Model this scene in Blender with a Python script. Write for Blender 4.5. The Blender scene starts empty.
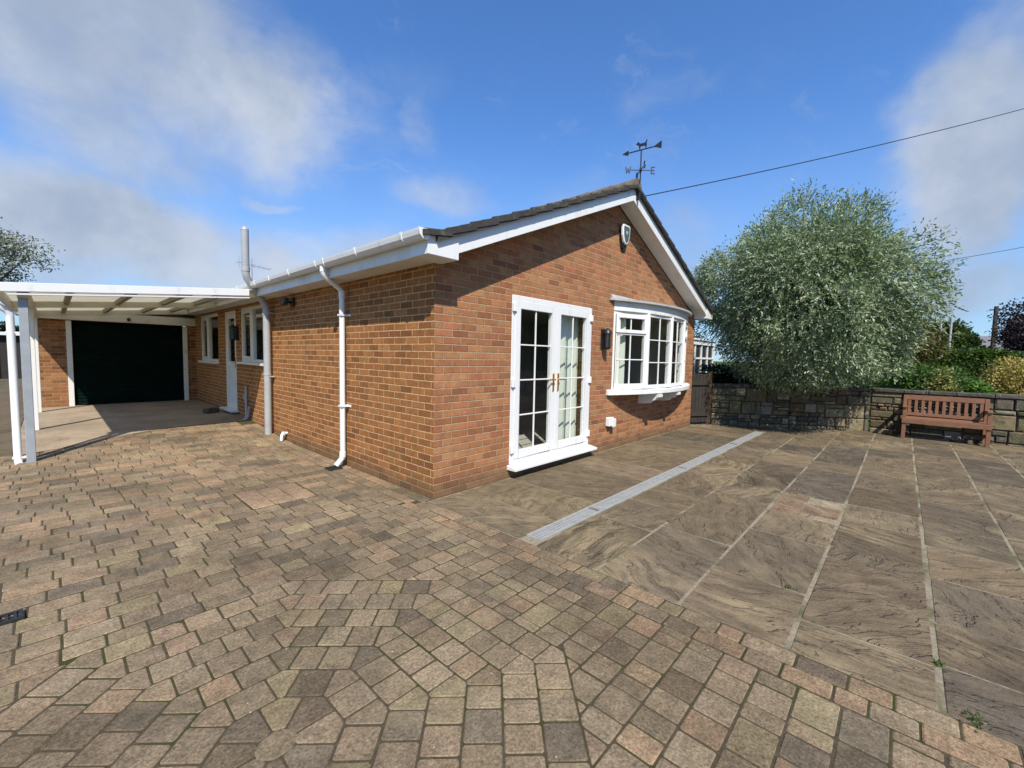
import bpy, bmesh, math, random
import numpy as np
from mathutils import Vector, Matrix
R = random.Random(7)
scene = bpy.context.scene
COL = scene.collection
rad = math.radians

# ------------------------------------------------------------------ camera
YAW, PITCH, ROLL, FPX = 0.744164771, 0.0651512405, 0.0202515427, 423.9
CAM = Vector((-2.57258780, -3.42379634, 1.46603187))
fw = Vector((math.cos(PITCH)*math.cos(YAW), math.cos(PITCH)*math.sin(YAW), -math.sin(PITCH)))
r0 = Vector((math.sin(YAW), -math.cos(YAW), 0)); u0 = r0.cross(fw)
rt = r0*math.cos(ROLL)+u0*math.sin(ROLL); up = u0*math.cos(ROLL)-r0*math.sin(ROLL)
cam = bpy.data.cameras.new('camera'); cam.sensor_width = 36; cam.lens = FPX/1024*36
cam.clip_start = 0.05; cam.clip_end = 3000
co = bpy.data.objects.new('camera', cam); COL.objects.link(co)
M = Matrix((rt, up, -fw)).transposed().to_4x4(); M.translation = CAM
co.matrix_world = M; scene.camera = co

def sky_dir(u, v):
    return (fw + rt*((u-512)/FPX) - up*((v-384)/FPX)).normalized()

# ------------------------------------------------------------------ node helpers
def nd(nt, typ, props=None, ins=None, out=0):
    n = nt.nodes.new(typ)
    for k, v in (props or {}).items(): setattr(n, k, v)
    items = ins.items() if isinstance(ins, dict) else enumerate(ins or [])
    for k, v in items:
        if v is None: continue
        s = n.inputs[k]
        if isinstance(v, bpy.types.NodeSocket): nt.links.new(v, s)
        else: s.default_value = v
    return n.outputs[out] if out is not None else n
def mth(nt, op, a, b=None, c=None, clamp=False):
    return nd(nt, 'ShaderNodeMath', {'operation': op, 'use_clamp': clamp}, [a, b, c])
def vmt(nt, op, a, b=None):
    return nd(nt, 'ShaderNodeVectorMath', {'operation': op}, [a, b], 1 if op in ('DOT_PRODUCT', 'LENGTH') else 0)
def smooth(nt, x, a, b, lo=0.0, hi=1.0):
    return nd(nt, 'ShaderNodeMapRange', {'interpolation_type': 'SMOOTHSTEP'}, [x, a, b, lo, hi])
def noise(nt, vec, scale, detail=4.0, rough=.55, dist=0.0, out=0, lac=2.0):
    return nd(nt, 'ShaderNodeTexNoise', None, {'Vector': vec, 'Scale': scale, 'Detail': detail, 'Roughness': rough, 'Distortion': dist, 'Lacunarity': lac}, out)
def ramp(nt, fac, stops, interp='LINEAR'):
    n = nt.nodes.new('ShaderNodeValToRGB'); n.color_ramp.interpolation = interp
    el = n.color_ramp.elements
    while len(el) < len(stops): el.new(.5)
    for e, (p, c) in zip(el, stops): e.position = p; e.color = (*c, 1)
    nt.links.new(fac, n.inputs[0]); return n.outputs[0]
def mixc(nt, fac, a, b, mode='MIX'):
    n = nt.nodes.new('ShaderNodeMix'); n.data_type = 'RGBA'; n.blend_type = mode
    for i, v in ((0, fac), (6, a), (7, b)):
        s = n.inputs[i]
        if isinstance(v, bpy.types.NodeSocket): nt.links.new(v, s)
        elif isinstance(v, (int, float)): s.default_value = v if i == 0 else (v, v, v, 1)
        else: s.default_value = (*v, 1) if len(v) == 3 else v
    return n.outputs[2]
def rgb(v): return (v[0], v[1], v[2], 1)
def new_mat(name):
    m = bpy.data.materials.new(name); m.use_nodes = True
    nt = m.node_tree; b = nt.nodes['Principled BSDF']; return m, nt, b
def setc(nt, b, key, v):
    if isinstance(v, bpy.types.NodeSocket): nt.links.new(v, b.inputs[key])
    else: b.inputs[key].default_value = v
def bump(nt, b, h, strength=.6, dist=.01):
    o = nd(nt, 'ShaderNodeBump', None, {'Strength': strength, 'Distance': dist, 'Height': h})
    nt.links.new(o, b.inputs['Normal'])
def objco(nt): return nd(nt, 'ShaderNodeNewGeometry', out=0)      # world position

def plain(name, c, rough=.5, metal=0, var=.12, nscale=6, bumpd=0, spec=.5, dirt=None):
    m, nt, b = new_mat(name); P = objco(nt)
    n = noise(nt, P, nscale, 5, .6)
    f = nd(nt, 'ShaderNodeMapRange', None, [n, .25, .75, 1-var, 1+var*.5])
    colr = mixc(nt, 1.0, c, nd(nt, 'ShaderNodeCombineColor', None, [f, f, f]), 'MULTIPLY')
    if dirt:
        d = smooth(nt, noise(nt, P, dirt[1], 6, .7), .52, .72, 0, dirt[2])
        colr = mixc(nt, d, colr, dirt[0])
    setc(nt, b, 'Base Color', colr); b.inputs['Roughness'].default_value = rough
    b.inputs['Metallic'].default_value = metal; b.inputs['Specular IOR Level'].default_value = spec
    if bumpd: bump(nt, b, noise(nt, P, nscale*8, 4), .5, bumpd)
    return m

def upvc(name, c, amt):
    m, nt, b = new_mat(name); P = objco(nt)
    st = noise(nt, vmt(nt, 'MULTIPLY', P, (9, 9, 1.3)), 1.0, 5, .7)
    col = mixc(nt, smooth(nt, st, .52, .74, 0, amt), c, (.36, .35, .29))
    col = mixc(nt, smooth(nt, noise(nt, P, 18, 6, .75), .58, .75, 0, amt*.8), col, (.3, .29, .22))
    setc(nt, b, 'Base Color', col)
    setc(nt, b, 'Roughness', nd(nt, 'ShaderNodeMapRange', None, [st, .3, .7, .28, .5]))
    bump(nt, b, noise(nt, P, 2.2, 2, .5), .25, .02); return m
def brick_mat(name, stops, mortar, seed, dirt=True):
    m, nt, b = new_mat(name); P = objco(nt)
    uv = nd(nt, 'ShaderNodeUVMap', {'uv_map': 'UVMap'})
    wob = noise(nt, P, 28, 2, .5, 0, 1)
    uvw = vmt(nt, 'ADD', uv, vmt(nt, 'MULTIPLY', vmt(nt, 'SUBTRACT', wob, (.5, .5, .5)), (.007, .006, 0)))
    sp = nd(nt, 'ShaderNodeSeparateXYZ', None, [uvw], None)
    u, v = sp.outputs[0], sp.outputs[1]
    vr = mth(nt, 'DIVIDE', v, .075); row = mth(nt, 'FLOOR', vr); fv = mth(nt, 'SUBTRACT', vr, row)
    off = mth(nt, 'MULTIPLY', mth(nt, 'FLOORED_MODULO', row, 2.0), .5)
    uu = mth(nt, 'ADD', mth(nt, 'DIVIDE', u, .225), off); colm = mth(nt, 'FLOOR', uu); fu = mth(nt, 'SUBTRACT', uu, colm)
    du = mth(nt, 'MULTIPLY', mth(nt, 'MINIMUM', fu, mth(nt, 'SUBTRACT', 1.0, fu)), .225)
    dv = mth(nt, 'MULTIPLY', mth(nt, 'MINIMUM', fv, mth(nt, 'SUBTRACT', 1.0, fv)), .075)
    d = mth(nt, 'MINIMUM', du, dv)
    d = mth(nt, 'ADD', d, mth(nt, 'MULTIPLY', mth(nt, 'SUBTRACT', noise(nt, P, 90, 3), .5), .004))
    mask = smooth(nt, d, .0038, .0075)
    idv = nd(nt, 'ShaderNodeCombineXYZ', None, [colm, row, float(seed)])
    wn = nd(nt, 'ShaderNodeTexWhiteNoise', {'noise_dimensions': '3D'}, [idv], None)
    patch = noise(nt, P, 1.3, 3)
    r = mth(nt, 'ADD', mth(nt, 'MULTIPLY', wn.outputs[0], .75), mth(nt, 'MULTIPLY', mth(nt, 'SUBTRACT', patch, .1), .28), clamp=True)
    c = ramp(nt, r, stops)
    grain = noise(nt, P, 60, 6, .7)
    g = nd(nt, 'ShaderNodeMapRange', None, [grain, .25, .75, .6, 1.38])
    c = mixc(nt, 1.0, c, nd(nt, 'ShaderNodeCombineColor', None, [g, g, g]), 'MULTIPLY')
    sp2 = nd(nt, 'ShaderNodeSeparateColor', None, [wn.outputs[1]], None)
    g2 = nd(nt, 'ShaderNodeMapRange', None, [sp2.outputs[1], 0.0, 1.0, .86, 1.14])
    c = mixc(nt, 1.0, c, nd(nt, 'ShaderNodeCombineColor', None, [g2, g2, g2]), 'MULTIPLY')
    tonev = nd(nt, 'ShaderNodeMapRange', None, [noise(nt, P, 7, 5, .65), .3, .7, .82, 1.18])
    c = mixc(nt, 1.0, c, nd(nt, 'ShaderNodeCombineColor', None, [tonev, tonev, tonev]), 'MULTIPLY')
    mg = nd(nt, 'ShaderNodeMapRange', None, [noise(nt, P, 14, 5, .7), .3, .7, .65, 1.15])
    mc = mixc(nt, 1.0, mortar, nd(nt, 'ShaderNodeCombineColor', None, [mg, mg, mg]), 'MULTIPLY')
    c = mixc(nt, mask, mc, c)
    if dirt:                                             # algae and splash stains with ragged edges low on the wall
        z = nd(nt, 'ShaderNodeSeparateXYZ', None, [P], 2)
        zz = mth(nt, 'ADD', z, mth(nt, 'MULTIPLY', noise(nt, P, 5, 6, .7), -.34))
        c = mixc(nt, smooth(nt, zz, .06, -.14, 0, .6), c, (.085, .07, .04))
        st = smooth(nt, noise(nt, P, 2.1, 5, .65), .56, .75, 0, .35)
        c = mixc(nt, st, c, (.2, .15, .07))
    setc(nt, b, 'Base Color', c); b.inputs['Roughness'].default_value = .88; b.inputs['Specular IOR Level'].default_value = .25
    bump(nt, b, mth(nt, 'ADD', mask, mth(nt, 'MULTIPLY', grain, .35)), 1.0, .009)
    return m

def attr_col(nt): return nd(nt, 'ShaderNodeVertexColor', {'layer_name': 'Col'})

def paver_mat():
    m, nt, b = new_mat('paver_concrete'); P = objco(nt); c = attr_col(nt)
    big = noise(nt, P, .9, 5, .65)
    f = nd(nt, 'ShaderNodeMapRange', None, [big, .3, .7, .62, 1.32])
    fine = noise(nt, P, 75, 6, .75)
    g = nd(nt, 'ShaderNodeMapRange', None, [fine, .3, .7, .42, 1.62])
    mid = nd(nt, 'ShaderNodeMapRange', None, [noise(nt, P, 12, 6, .75), .3, .7, .68, 1.32])
    k = mth(nt, 'MULTIPLY', mth(nt, 'MULTIPLY', f, g), mid)
    c = mixc(nt, 1.0, c, nd(nt, 'ShaderNodeCombineColor', None, [k, k, k]), 'MULTIPLY')
    lich = smooth(nt, noise(nt, P, 3.2, 6, .75), .54, .7, 0, .55)
    c = mixc(nt, lich, c, (.225, .185, .1))
    dk = smooth(nt, noise(nt, vmt(nt, 'ADD', P, (5, 3, 0)), 1.7, 6, .75), .52, .72, 0, .65)
    c = mixc(nt, dk, c, (.07, .06, .043))
    sp = nd(nt, 'ShaderNodeTexVoronoi', None, {'Vector': P, 'Scale': 17.0, 'Randomness': 1.0}, None)
    spk = smooth(nt, sp.outputs[0], .075, .03)
    pick = mth(nt, 'GREATER_THAN', nd(nt, 'ShaderNodeSeparateColor', None, [sp.outputs[1]], 0), .72)
    c = mixc(nt, mth(nt, 'MULTIPLY', mth(nt, 'MULTIPLY', spk, pick), .8), c, (.62, .6, .55))
    setc(nt, b, 'Base Color', c); b.inputs['Roughness'].default_value = .93; b.inputs['Specular IOR Level'].default_value = .2
    h = mth(nt, 'ADD', fine, mth(nt, 'MULTIPLY', noise(nt, P, 22, 4, .6), 1.2))
    bump(nt, b, h, .9, .007)
    return m

def joint_mat(name, c1, c2, moss):
    m, nt, b = new_mat(name); P = objco(nt)
    c = mixc(nt, smooth(nt, noise(nt, P, 30, 5, .7), .3, .7), c1, c2)
    c = mixc(nt, smooth(nt, noise(nt, P, 1.9, 5, .7), .45, .62, 0, .85), c, moss)
    setc(nt, b, 'Base Color', c); b.inputs['Roughness'].default_value = 1.0; b.inputs['Specular IOR Level'].default_value = .1
    bump(nt, b, noise(nt, P, 140, 4, .7), .8, .006)
    return m

def slab_mat():
    m, nt, b = new_mat('riven_sandstone'); P = objco(nt); c = attr_col(nt)
    sep = nd(nt, 'ShaderNodeSeparateColor', None, [c], None)
    seed = mth(nt, 'MULTIPLY', mth(nt, 'ADD', sep.outputs[0], mth(nt, 'MULTIPLY', sep.outputs[2], 3.0)), 61.0)
    pv = vmt(nt, 'ADD', P, nd(nt, 'ShaderNodeCombineXYZ', None, [seed, mth(nt, 'MULTIPLY', seed, 1.7), seed]))
    pv = nd(nt, 'ShaderNodeVectorRotate', {'rotation_type': 'Z_AXIS'}, {'Vector': pv, 'Angle': mth(nt, 'MULTIPLY', seed, 9.0)})
    warp = noise(nt, pv, 1.3, 3, .5, 0, 1)
    q = vmt(nt, 'ADD', pv, vmt(nt, 'MULTIPLY', vmt(nt, 'SUBTRACT', warp, (.5, .5, .5)), (.42, .42, 0)))
    lay = noise(nt, vmt(nt, 'MULTIPLY', q, (2.6, 11.0, 1.0)), 1.0, 8, .66, .35)
    steps = mth(nt, 'MULTIPLY', noise(nt, vmt(nt, 'MULTIPLY', q, (1.6, 4.5, 1.0)), 1.0, 5, .6, .2), 6.0)
    ft = mth(nt, 'FRACT', steps); terr = mth(nt, 'ADD', mth(nt, 'FLOOR', steps), smooth(nt, ft, .0, .15))
    edge = mth(nt, 'MULTIPLY', smooth(nt, ft, .0, .04), smooth(nt, ft, .2, .06))
    k = nd(nt, 'ShaderNodeMapRange', None, [lay, .3, .7, .78, 1.2])
    k2 = nd(nt, 'ShaderNodeMapRange', None, [noise(nt, P, 5.0, 6, .7), .3, .7, .74, 1.25])
    g = nd(nt, 'ShaderNodeMapRange', None, [noise(nt, P, 70, 5, .7), .25, .75, .75, 1.25])
    kk = mth(nt, 'MULTIPLY', mth(nt, 'MULTIPLY', k, k2), g)
    c = mixc(nt, 1.0, c, nd(nt, 'ShaderNodeCombineColor', None, [kk, kk, kk]), 'MULTIPLY')
    band = smooth(nt, noise(nt, vmt(nt, 'MULTIPLY', q, (1.0, 3.0, 1.0)), 1.3, 6, .65), .49, .68, 0, .34)
    c = mixc(nt, band, c, (.19, .142, .08))
    buff = smooth(nt, noise(nt, vmt(nt, 'ADD', P, (2.3, 1.1, 0)), .55, 5, .65), .5, .66, 0, .6)
    c = mixc(nt, mth(nt, 'MULTIPLY', buff, smooth(nt, lay, .35, .6)), c, (.33, .255, .145))
    och = smooth(nt, noise(nt, vmt(nt, 'MULTIPLY', q, (.9, 3.0, 1.0)), 1.1, 5, .62), .52, .68, 0, .4)
    c = mixc(nt, och, c, (.068, .054, .039))
    c = mixc(nt, mth(nt, 'MULTIPLY', edge, .25), c, (.06, .05, .04))
    setc(nt, b, 'Base Color', c)
    setc(nt, b, 'Roughness', nd(nt, 'ShaderNodeMapRange', None, [lay, .3, .7, .75, .95])); b.inputs['Specular IOR Level'].default_value = .15
    h = mth(nt, 'ADD', mth(nt, 'MULTIPLY', terr, .55), mth(nt, 'ADD', mth(nt, 'MULTIPLY', lay, 1.6), mth(nt, 'MULTIPLY', noise(nt, P, 45, 4, .65), .35)))
    bump(nt, b, h, 1.0, .016)
    return m

def stone_mat():
    m, nt, b = new_mat('rubble_stone'); P = objco(nt); c = attr_col(nt)
    k = nd(nt, 'ShaderNodeMapRange', None, [noise(nt, P, 11, 6, .72), .3, .7, .55, 1.35])
    c = mixc(nt, 1.0, c, nd(nt, 'ShaderNodeCombineColor', None, [k, k, k]), 'MULTIPLY')
    c = mixc(nt, smooth(nt, noise(nt, P, 2.4, 5, .7), .5, .68, 0, .6), c, (.075, .08, .035))
    c = mixc(nt, smooth(nt, noise(nt, P, 6.1, 4, .7), .62, .72, 0, .7), c, (.42, .4, .34))
    setc(nt, b, 'Base Color', c); b.inputs['Roughness'].default_value = .92; b.inputs['Specular IOR Level'].default_value = .2
    bump(nt, b, noise(nt, P, 26, 6, .7), .8, .02)
    return m

def leaf_mat(name, rough=.5, trans=.3, tint=(1, 1, 1), spec=.35):
    m, nt, b = new_mat(name); c = attr_col(nt)
    c = mixc(nt, 1.0, c, tint, 'MULTIPLY')
    setc(nt, b, 'Base Color', c); b.inputs['Roughness'].default_value = rough; b.inputs['Specular IOR Level'].default_value = spec
    tr = nd(nt, 'ShaderNodeBsdfTranslucent', None, {'Color': mixc(nt, 1.0, c, (1.2, 1.25, .7), 'MULTIPLY')})
    mx = nd(nt, 'ShaderNodeMixShader', None, [trans, b.outputs[0], tr])
    nt.links.new(mx, nt.nodes['Material Output'].inputs[0]); return m

def glass_mat():
    m = bpy.data.materials.new('window_glass'); m.use_nodes = True; nt = m.node_tree
    for n in list(nt.nodes):
        if n.type == 'BSDF_PRINCIPLED': nt.nodes.remove(n)
    fc = nd(nt, 'ShaderNodeLayerWeight', None, {'Blend': .5}, 1)
    f2 = mth(nt, 'ADD', .065, mth(nt, 'MULTIPLY', mth(nt, 'POWER', fc, 5.0), .9), clamp=True)
    t = nd(nt, 'ShaderNodeBsdfTransparent', None, {'Color': (.9, .94, .92, 1)})
    g = nd(nt, 'ShaderNodeBsdfGlossy', None, {'Color': (1, 1, 1, 1), 'Roughness': .01})
    nt.links.new(nd(nt, 'ShaderNodeMixShader', None, [f2, t, g]), nt.nodes['Material Output'].inputs[0]); return m

def sheet_mat():
    m, nt, b = new_mat('opal_polycarbonate'); P = objco(nt)
    d = smooth(nt, noise(nt, P, 2.5, 5, .7), .45, .75, 0, .35)
    c = mixc(nt, d, (.8, .77, .66), (.5, .48, .36))
    setc(nt, b, 'Base Color', c); b.inputs['Roughness'].default_value = .35
    tr = nd(nt, 'ShaderNodeBsdfTranslucent', None, {'Color': c})
    nt.links.new(nd(nt, 'ShaderNodeMixShader', None, [.6, b.outputs[0], tr]), nt.nodes['Material Output'].inputs[0]); return m

MAT = {}
MAT['brick_gable'] = brick_mat('red_brown_brick', [(0, (.15, .062, .033)), (.14, (.25, .097, .043)), (.35, (.31, .132, .056)), (.55, (.35, .165, .07)), (.67, (.33, .116, .054)), (.79, (.35, .17, .073)), (.9, (.3, .155, .072)), (1, (.43, .25, .145))], (.42, .285, .18), 3)
MAT['brick_side'] = brick_mat('orange_brown_brick', [(0, (.19, .073, .025)), (.22, (.25, .097, .03)), (.45, (.29, .115, .035)), (.7, (.315, .13, .04)), (1, (.335, .143, .05))], (.62, .41, .2), 8)
MAT['brick_garage'] = brick_mat('brown_garage_brick', [(0, (.13, .05, .02)), (.3, (.23, .095, .035)), (.6, (.3, .13, .05)), (1, (.34, .17, .07))], (.36, .26, .16), 11)
MAT['white'] = plain('white_upvc', (.78, .78, .77), .32, 0, .04, 5, dirt=((.45, .43, .38), 2.2, .12))
MAT['white'] = upvc('white_upvc', (.71, .71, .69), .35)
MAT['white_old'] = plain('weathered_white_paint', (.7, .69, .65), .5, 0, .1, 4, dirt=((.33, .3, .24), 3.0, .4))
MAT['cream'] = plain('cream_paint', (.6, .57, .46), .5, 0, .1, 4, dirt=((.33, .3, .22), 3.0, .3))
MAT['grey_pipe'] = plain('grey_pvc', (.36, .37, .37), .45, 0, .1, 5, dirt=((.2, .19, .16), 4, .25))
MAT['grey_post'] = plain('grey_painted_post', (.3, .325, .345), .5, 0, .15, 9)
MAT['galv'] = plain('galvanised_steel', (.3, .305, .29), .6, .0, .22, 12, dirt=((.3, .27, .2), 6, .35))
MAT['black'] = plain('black_metal', (.012, .012, .014), .45, 0, .2, 8)
MAT['dark_plastic'] = plain('dark_plastic', (.02, .02, .02), .55, 0, .2, 8)
MAT['lead'] = plain('lead_flashing', (.4, .4, .4), .6, 0, .2, 5, .003, dirt=((.24, .23, .2), 6, .6))
MAT['brass'] = plain('brass', (.7, .42, .12), .28, .9, .1, 9)
MAT['steel'] = plain('steel', (.5, .5, .5), .3, .9, .1, 9)
MAT['green_door'] = plain('dark_green_steel', (.0035, .0105, .008), .85, 0, .25, 3, spec=.03)
MAT['tile'] = plain('dark_concrete_tile', (.055, .05, .047), .9, 0, .35, 7, .006, .2, dirt=((.17, .15, .085), 8, .6))
MAT['ridge'] = plain('weathered_ridge_tile', (.15, .12, .09), .9, 0, .35, 9, .006, .2, dirt=((.22, .18, .07), 9, .7))
MAT['mortar'] = plain('bedding_mortar', (.3, .27, .22), .95, 0, .3, 20, .006, .1)
MAT['plaster'] = plain('interior_plaster', (.5, .49, .44), .9, 0, .05, 2)
MAT['carpet'] = plain('carpet', (.4, .38, .34), 1, 0, .25, 30)
MAT['curtain'] = plain('pale_green_curtain', (.56, .57, .49), .9, 0, .08, 4)
MAT['bench_wood'] = plain('red_stained_wood', (.215, .098, .05), .6, 0, .28, 14, .003, dirt=((.12, .06, .04), 7, .4))
MAT['dark_wood'] = plain('dark_stained_timber', (.028, .023, .018), .85, 0, .4, 6, .004)
MAT['brown_wood'] = plain('brown_timber', (.1, .05, .025), .8, 0, .3, 6, .004)
MAT['purlin'] = plain('weathered_purlin', (.27, .25, .2), .7, 0, .2, 6)
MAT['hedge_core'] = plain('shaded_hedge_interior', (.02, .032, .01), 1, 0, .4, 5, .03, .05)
MAT['bark'] = plain('bark', (.07, .055, .04), .95, 0, .4, 9, .02)
MAT['concrete'] = None
MAT['glass'] = glass_mat(); MAT['sheet'] = sheet_mat()
MAT['paver'] = paver_mat(); MAT['slab'] = slab_mat(); MAT['stone'] = stone_mat()
MAT['joint'] = joint_mat('sandy_joint', (.06, .047, .03), (.09, .072, .045), (.04, .046, .013))
MAT['pointing'] = joint_mat('pale_pointing', (.31, .265, .185), (.2, .17, .12), (.09, .086, .04))
MAT['wall_core'] = joint_mat('wall_mortar', (.12, .1, .07), (.075, .065, .045), (.045, .045, .02))
MAT['grass'] = joint_mat('lawn', (.05, .08, .02), (.08, .11, .03), (.04, .07, .018))
MAT['tarmac'] = joint_mat('old_tarmac', (.11, .088, .062), (.15, .118, .082), (.075, .07, .04))
MAT['leaf'] = leaf_mat('green_leaf'); MAT['silver_leaf'] = leaf_mat('silver_leaf', .45, .25)
MAT['dark_leaf'] = leaf_mat('dark_leaf', .6, .15)
def concrete():
    m, nt, b = new_mat('driveway_concrete'); P = objco(nt)
    c = mixc(nt, smooth(nt, noise(nt, P, 1.4, 6, .7), .35, .65), (.24, .19, .13), (.34, .265, .185))
    g = nd(nt, 'ShaderNodeMapRange', None, [noise(nt, P, 40, 6, .75), .25, .75, .72, 1.25])
    c = mixc(nt, 1.0, c, nd(nt, 'ShaderNodeCombineColor', None, [g, g, g]), 'MULTIPLY')
    c = mixc(nt, smooth(nt, noise(nt, P, 2.3, 6, .75), .55, .72, 0, .6), c, (.11, .095, .07))
    setc(nt, b, 'Base Color', c); b.inputs['Roughness'].default_value = .95; b.inputs['Specular IOR Level'].default_value = .2
    bump(nt, b, noise(nt, P, 60, 5, .7), .6, .006); return m
MAT['concrete'] = concrete()

# ------------------------------------------------------------------ mesh helpers
class MB:
    def __init__(s): s.v = []; s.f = []; s.c = []; s.uv = []; s.m = []; s.sm = []
    def poly(s, pts, col=None, uv=None, mi=0, sm=False):
        b = len(s.v); s.v.extend([tuple(p) for p in pts]); s.f.append(tuple(range(b, b+len(pts))))
        s.c.append(col); s.uv.append(uv); s.m.append(mi); s.sm.append(sm)
    def grid(s, rows, closed=False, sm=True, mi=0, col=None):      # rows of points -> quads sharing verts
        b = len(s.v); n = len(rows[0])
        for r in rows: s.v.extend([tuple(p) for p in r])
        for i in range(len(rows)-1):
            for j in range(n if closed else n-1):
                k = (j+1) % n
                s.f.append((b+i*n+j, b+i*n+k, b+(i+1)*n+k, b+(i+1)*n+j)); s.c.append(col); s.uv.append(None); s.m.append(mi); s.sm.append(sm)
    def box(s, x0, x1, y0, y1, z0, z1, mi=0, col=None):
        s.hexa([(x0,y0,z0),(x1,y0,z0),(x1,y1,z0),(x0,y1,z0),(x0,y0,z1),(x1,y0,z1),(x1,y1,z1),(x0,y1,z1)], mi, col)
    def hexa(s, p, mi=0, col=None):
        b = len(s.v); s.v.extend([tuple(q) for q in p])
        for q in ((3,2,1,0),(4,5,6,7),(0,1,5,4),(1,2,6,5),(2,3,7,6),(3,0,4,7)):
            s.f.append(tuple(b+i for i in q)); s.c.append(col); s.uv.append(None); s.m.append(mi); s.sm.append(False)
    def bar(s, a, b, w, h, upv=(0,0,1), mi=0, col=None):          # rectangular bar from a to b
        a, b = Vector(a), Vector(b); d = (b-a).normalized(); sx = d.cross(Vector(upv))
        if sx.length < 1e-4: sx = d.cross(Vector((1,0,0)))
        sx.normalize(); uy = sx.cross(d)
        q = [sx*i*w/2+uy*j*h/2 for i, j in ((-1,-1),(1,-1),(1,1),(-1,1))]
        s.hexa([a+q[0], a+q[1], a+q[2], a+q[3], b+q[0], b+q[1], b+q[2], b+q[3]], mi, col)
    def tube(s, pts, r, seg=12, cap=True, mi=0, col=None):
        pts = [Vector(p) for p in pts]; rr = r if isinstance(r, (list, tuple)) else [r]*len(pts)
        rows = []; ref = None
        for i, p in enumerate(pts):
            d = (pts[min(i+1, len(pts)-1)]-pts[max(i-1, 0)]).normalized()
            if ref is None:
                ref = d.cross(Vector((.3, .9, .1))); ref = ref if ref.length > .1 else d.cross(Vector((1, 0, 0)))
            x = (ref-d*ref.dot(d)).normalized(); y = d.cross(x); ref = x
            rows.append([p+x*rr[i]*math.cos(2*math.pi*k/seg)+y*rr[i]*math.sin(2*math.pi*k/seg) for k in range(seg)])
        s.grid(rows, True, True, mi, col)
        if cap:
            s.poly(rows[0][::-1], col, None, mi); s.poly(rows[-1], col, None, mi)
    def extrude(s, prof, a, b, frame, mi=0, caps=True, sm=False):    # closed profile [(p,q)] swept from a to b; frame(pt2d)->offset
        ra = [Vector(a)+frame(p) for p in prof]; rb = [Vector(b)+frame(p) for p in prof]
        n = len(prof)
        for i in range(n):
            j = (i+1) % n; s.poly([ra[i], ra[j], rb[j], rb[i]], None, None, mi, sm)
        if caps: s.poly(ra[::-1], None, None, mi); s.poly(rb, None, None, mi)
    def build(s, name, mats, parent=None, bevel=0, loc=None, seg=2):
        me = bpy.data.meshes.new(name)
        L = Vector(loc) if loc is not None else Vector((0, 0, 0))
        if parent is not None and loc is None: L = Vector((0, 0, 0))
        me.from_pydata(s.v, [], s.f)
        for m in (mats if isinstance(mats, (list, tuple)) else [mats]): me.materials.append(MAT[m] if isinstance(m, str) else m)
        me.polygons.foreach_set('material_index', s.m); me.polygons.foreach_set('use_smooth', s.sm)
        if any(u is not None for u in s.uv):
            ul = me.uv_layers.new(name='UVMap'); a = []
            for f, u in zip(s.f, s.uv): a.extend([c for q in (u if u else [(0, 0)]*len(f)) for c in q])
            ul.data.foreach_set('uv', a)
        if any(c is not None for c in s.c):
            ca = me.color_attributes.new('Col', 'FLOAT_COLOR', 'CORNER'); a = []
            for f, c in zip(s.f, s.c): a.extend(list((*(c or (.5, .5, .5)), 1))*len(f))
            ca.data.foreach_set('color', a)
        o = bpy.data.objects.new(name, me); COL.objects.link(o)
        if bevel:
            bm = bmesh.new(); bm.from_mesh(me); bmesh.ops.remove_doubles(bm, verts=bm.verts, dist=1e-5); bm.to_mesh(me); bm.free()
            md = o.modifiers.new('bevel', 'BEVEL'); md.width = bevel; md.segments = seg; md.limit_method = 'ANGLE'; md.angle_limit = rad(35)
        if parent is not None: put(o, parent)
        return o
def put(o, parent):
    o.parent = parent; r = parent
    base = Vector((0, 0, 0))
    while r is not None: base += r.location; r = r.parent
    o.location = -base if o.type == 'MESH' else o.location-base
    if o.type == 'MESH' and parent.type == 'MESH':  # parent meshes carry world-space verts with compensating location
        o.location = (0, 0, 0)
def tag(o, label, cat, group=None, kind=None):
    if label: o['label'] = label
    if cat: o['category'] = cat
    if group: o['group'] = group
    if kind: o['kind'] = kind
    return o
def thing(name, label, cat, loc=(0, 0, 0), group=None):
    o = bpy.data.objects.new(name, None); COL.objects.link(o); o.location = loc; o.empty_display_size = .2
    return tag(o, label, cat, group)
def structure(o): o['kind'] = 'structure'; return o
def copy_tree(o, parent=None):
    c = o.copy(); COL.objects.link(c)
    if parent is not None: c.parent = parent
    for ch in list(o.children): copy_tree(ch, c)
    return c

# ------------------------------------------------------------------ ground and paving
def sstep(t): t = max(0, min(1, t)); return t*t*(3-2*t)
def H(x, y): return .15*sstep((y-3.2)/3.2) if x < .3 else 0.0
def drive_end(x): return 4.75+1.0*sstep((x+3.2)/2.2)        # where the block paving meets the concrete

def ground_sheet():
    mb = MB(); S = 900
    mb.poly([(-S,-S,-.16),(S,-S,-.16),(S,S,-.16),(-S,S,-.16)])
    return structure(mb.build('ground', 'grass'))
ground_sheet()
mb = MB()                                                    # sand bed of the drive, follows the rise to the garage
xs = [-9+i*.5 for i in range(19)]; ys = [-9+i*.3 for i in range(36)]+[1.8+.08*i for i in range(60)]+[6.6+.3*i for i in range(12)]
mb.grid([[(x, y, H(x, y)-(.0036 if y < 2.5 else .0046)) for x in xs] for y in ys], sm=False)
structure(mb.build('driveway_bed', 'joint'))
mb = MB(); mb.poly([(-.072, -9, -.0025), (9.6, -9, -.0025), (9.6, 1.4, -.0025), (.0, 1.4, -.0025), (.0, .0, -.0025), (-.072, 0, -.0025)])
structure(mb.build('patio_bed', 'pointing'))
mb = MB(); xs = [-2.95+i*(2.93/8) for i in range(9)]
rows = []
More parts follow.
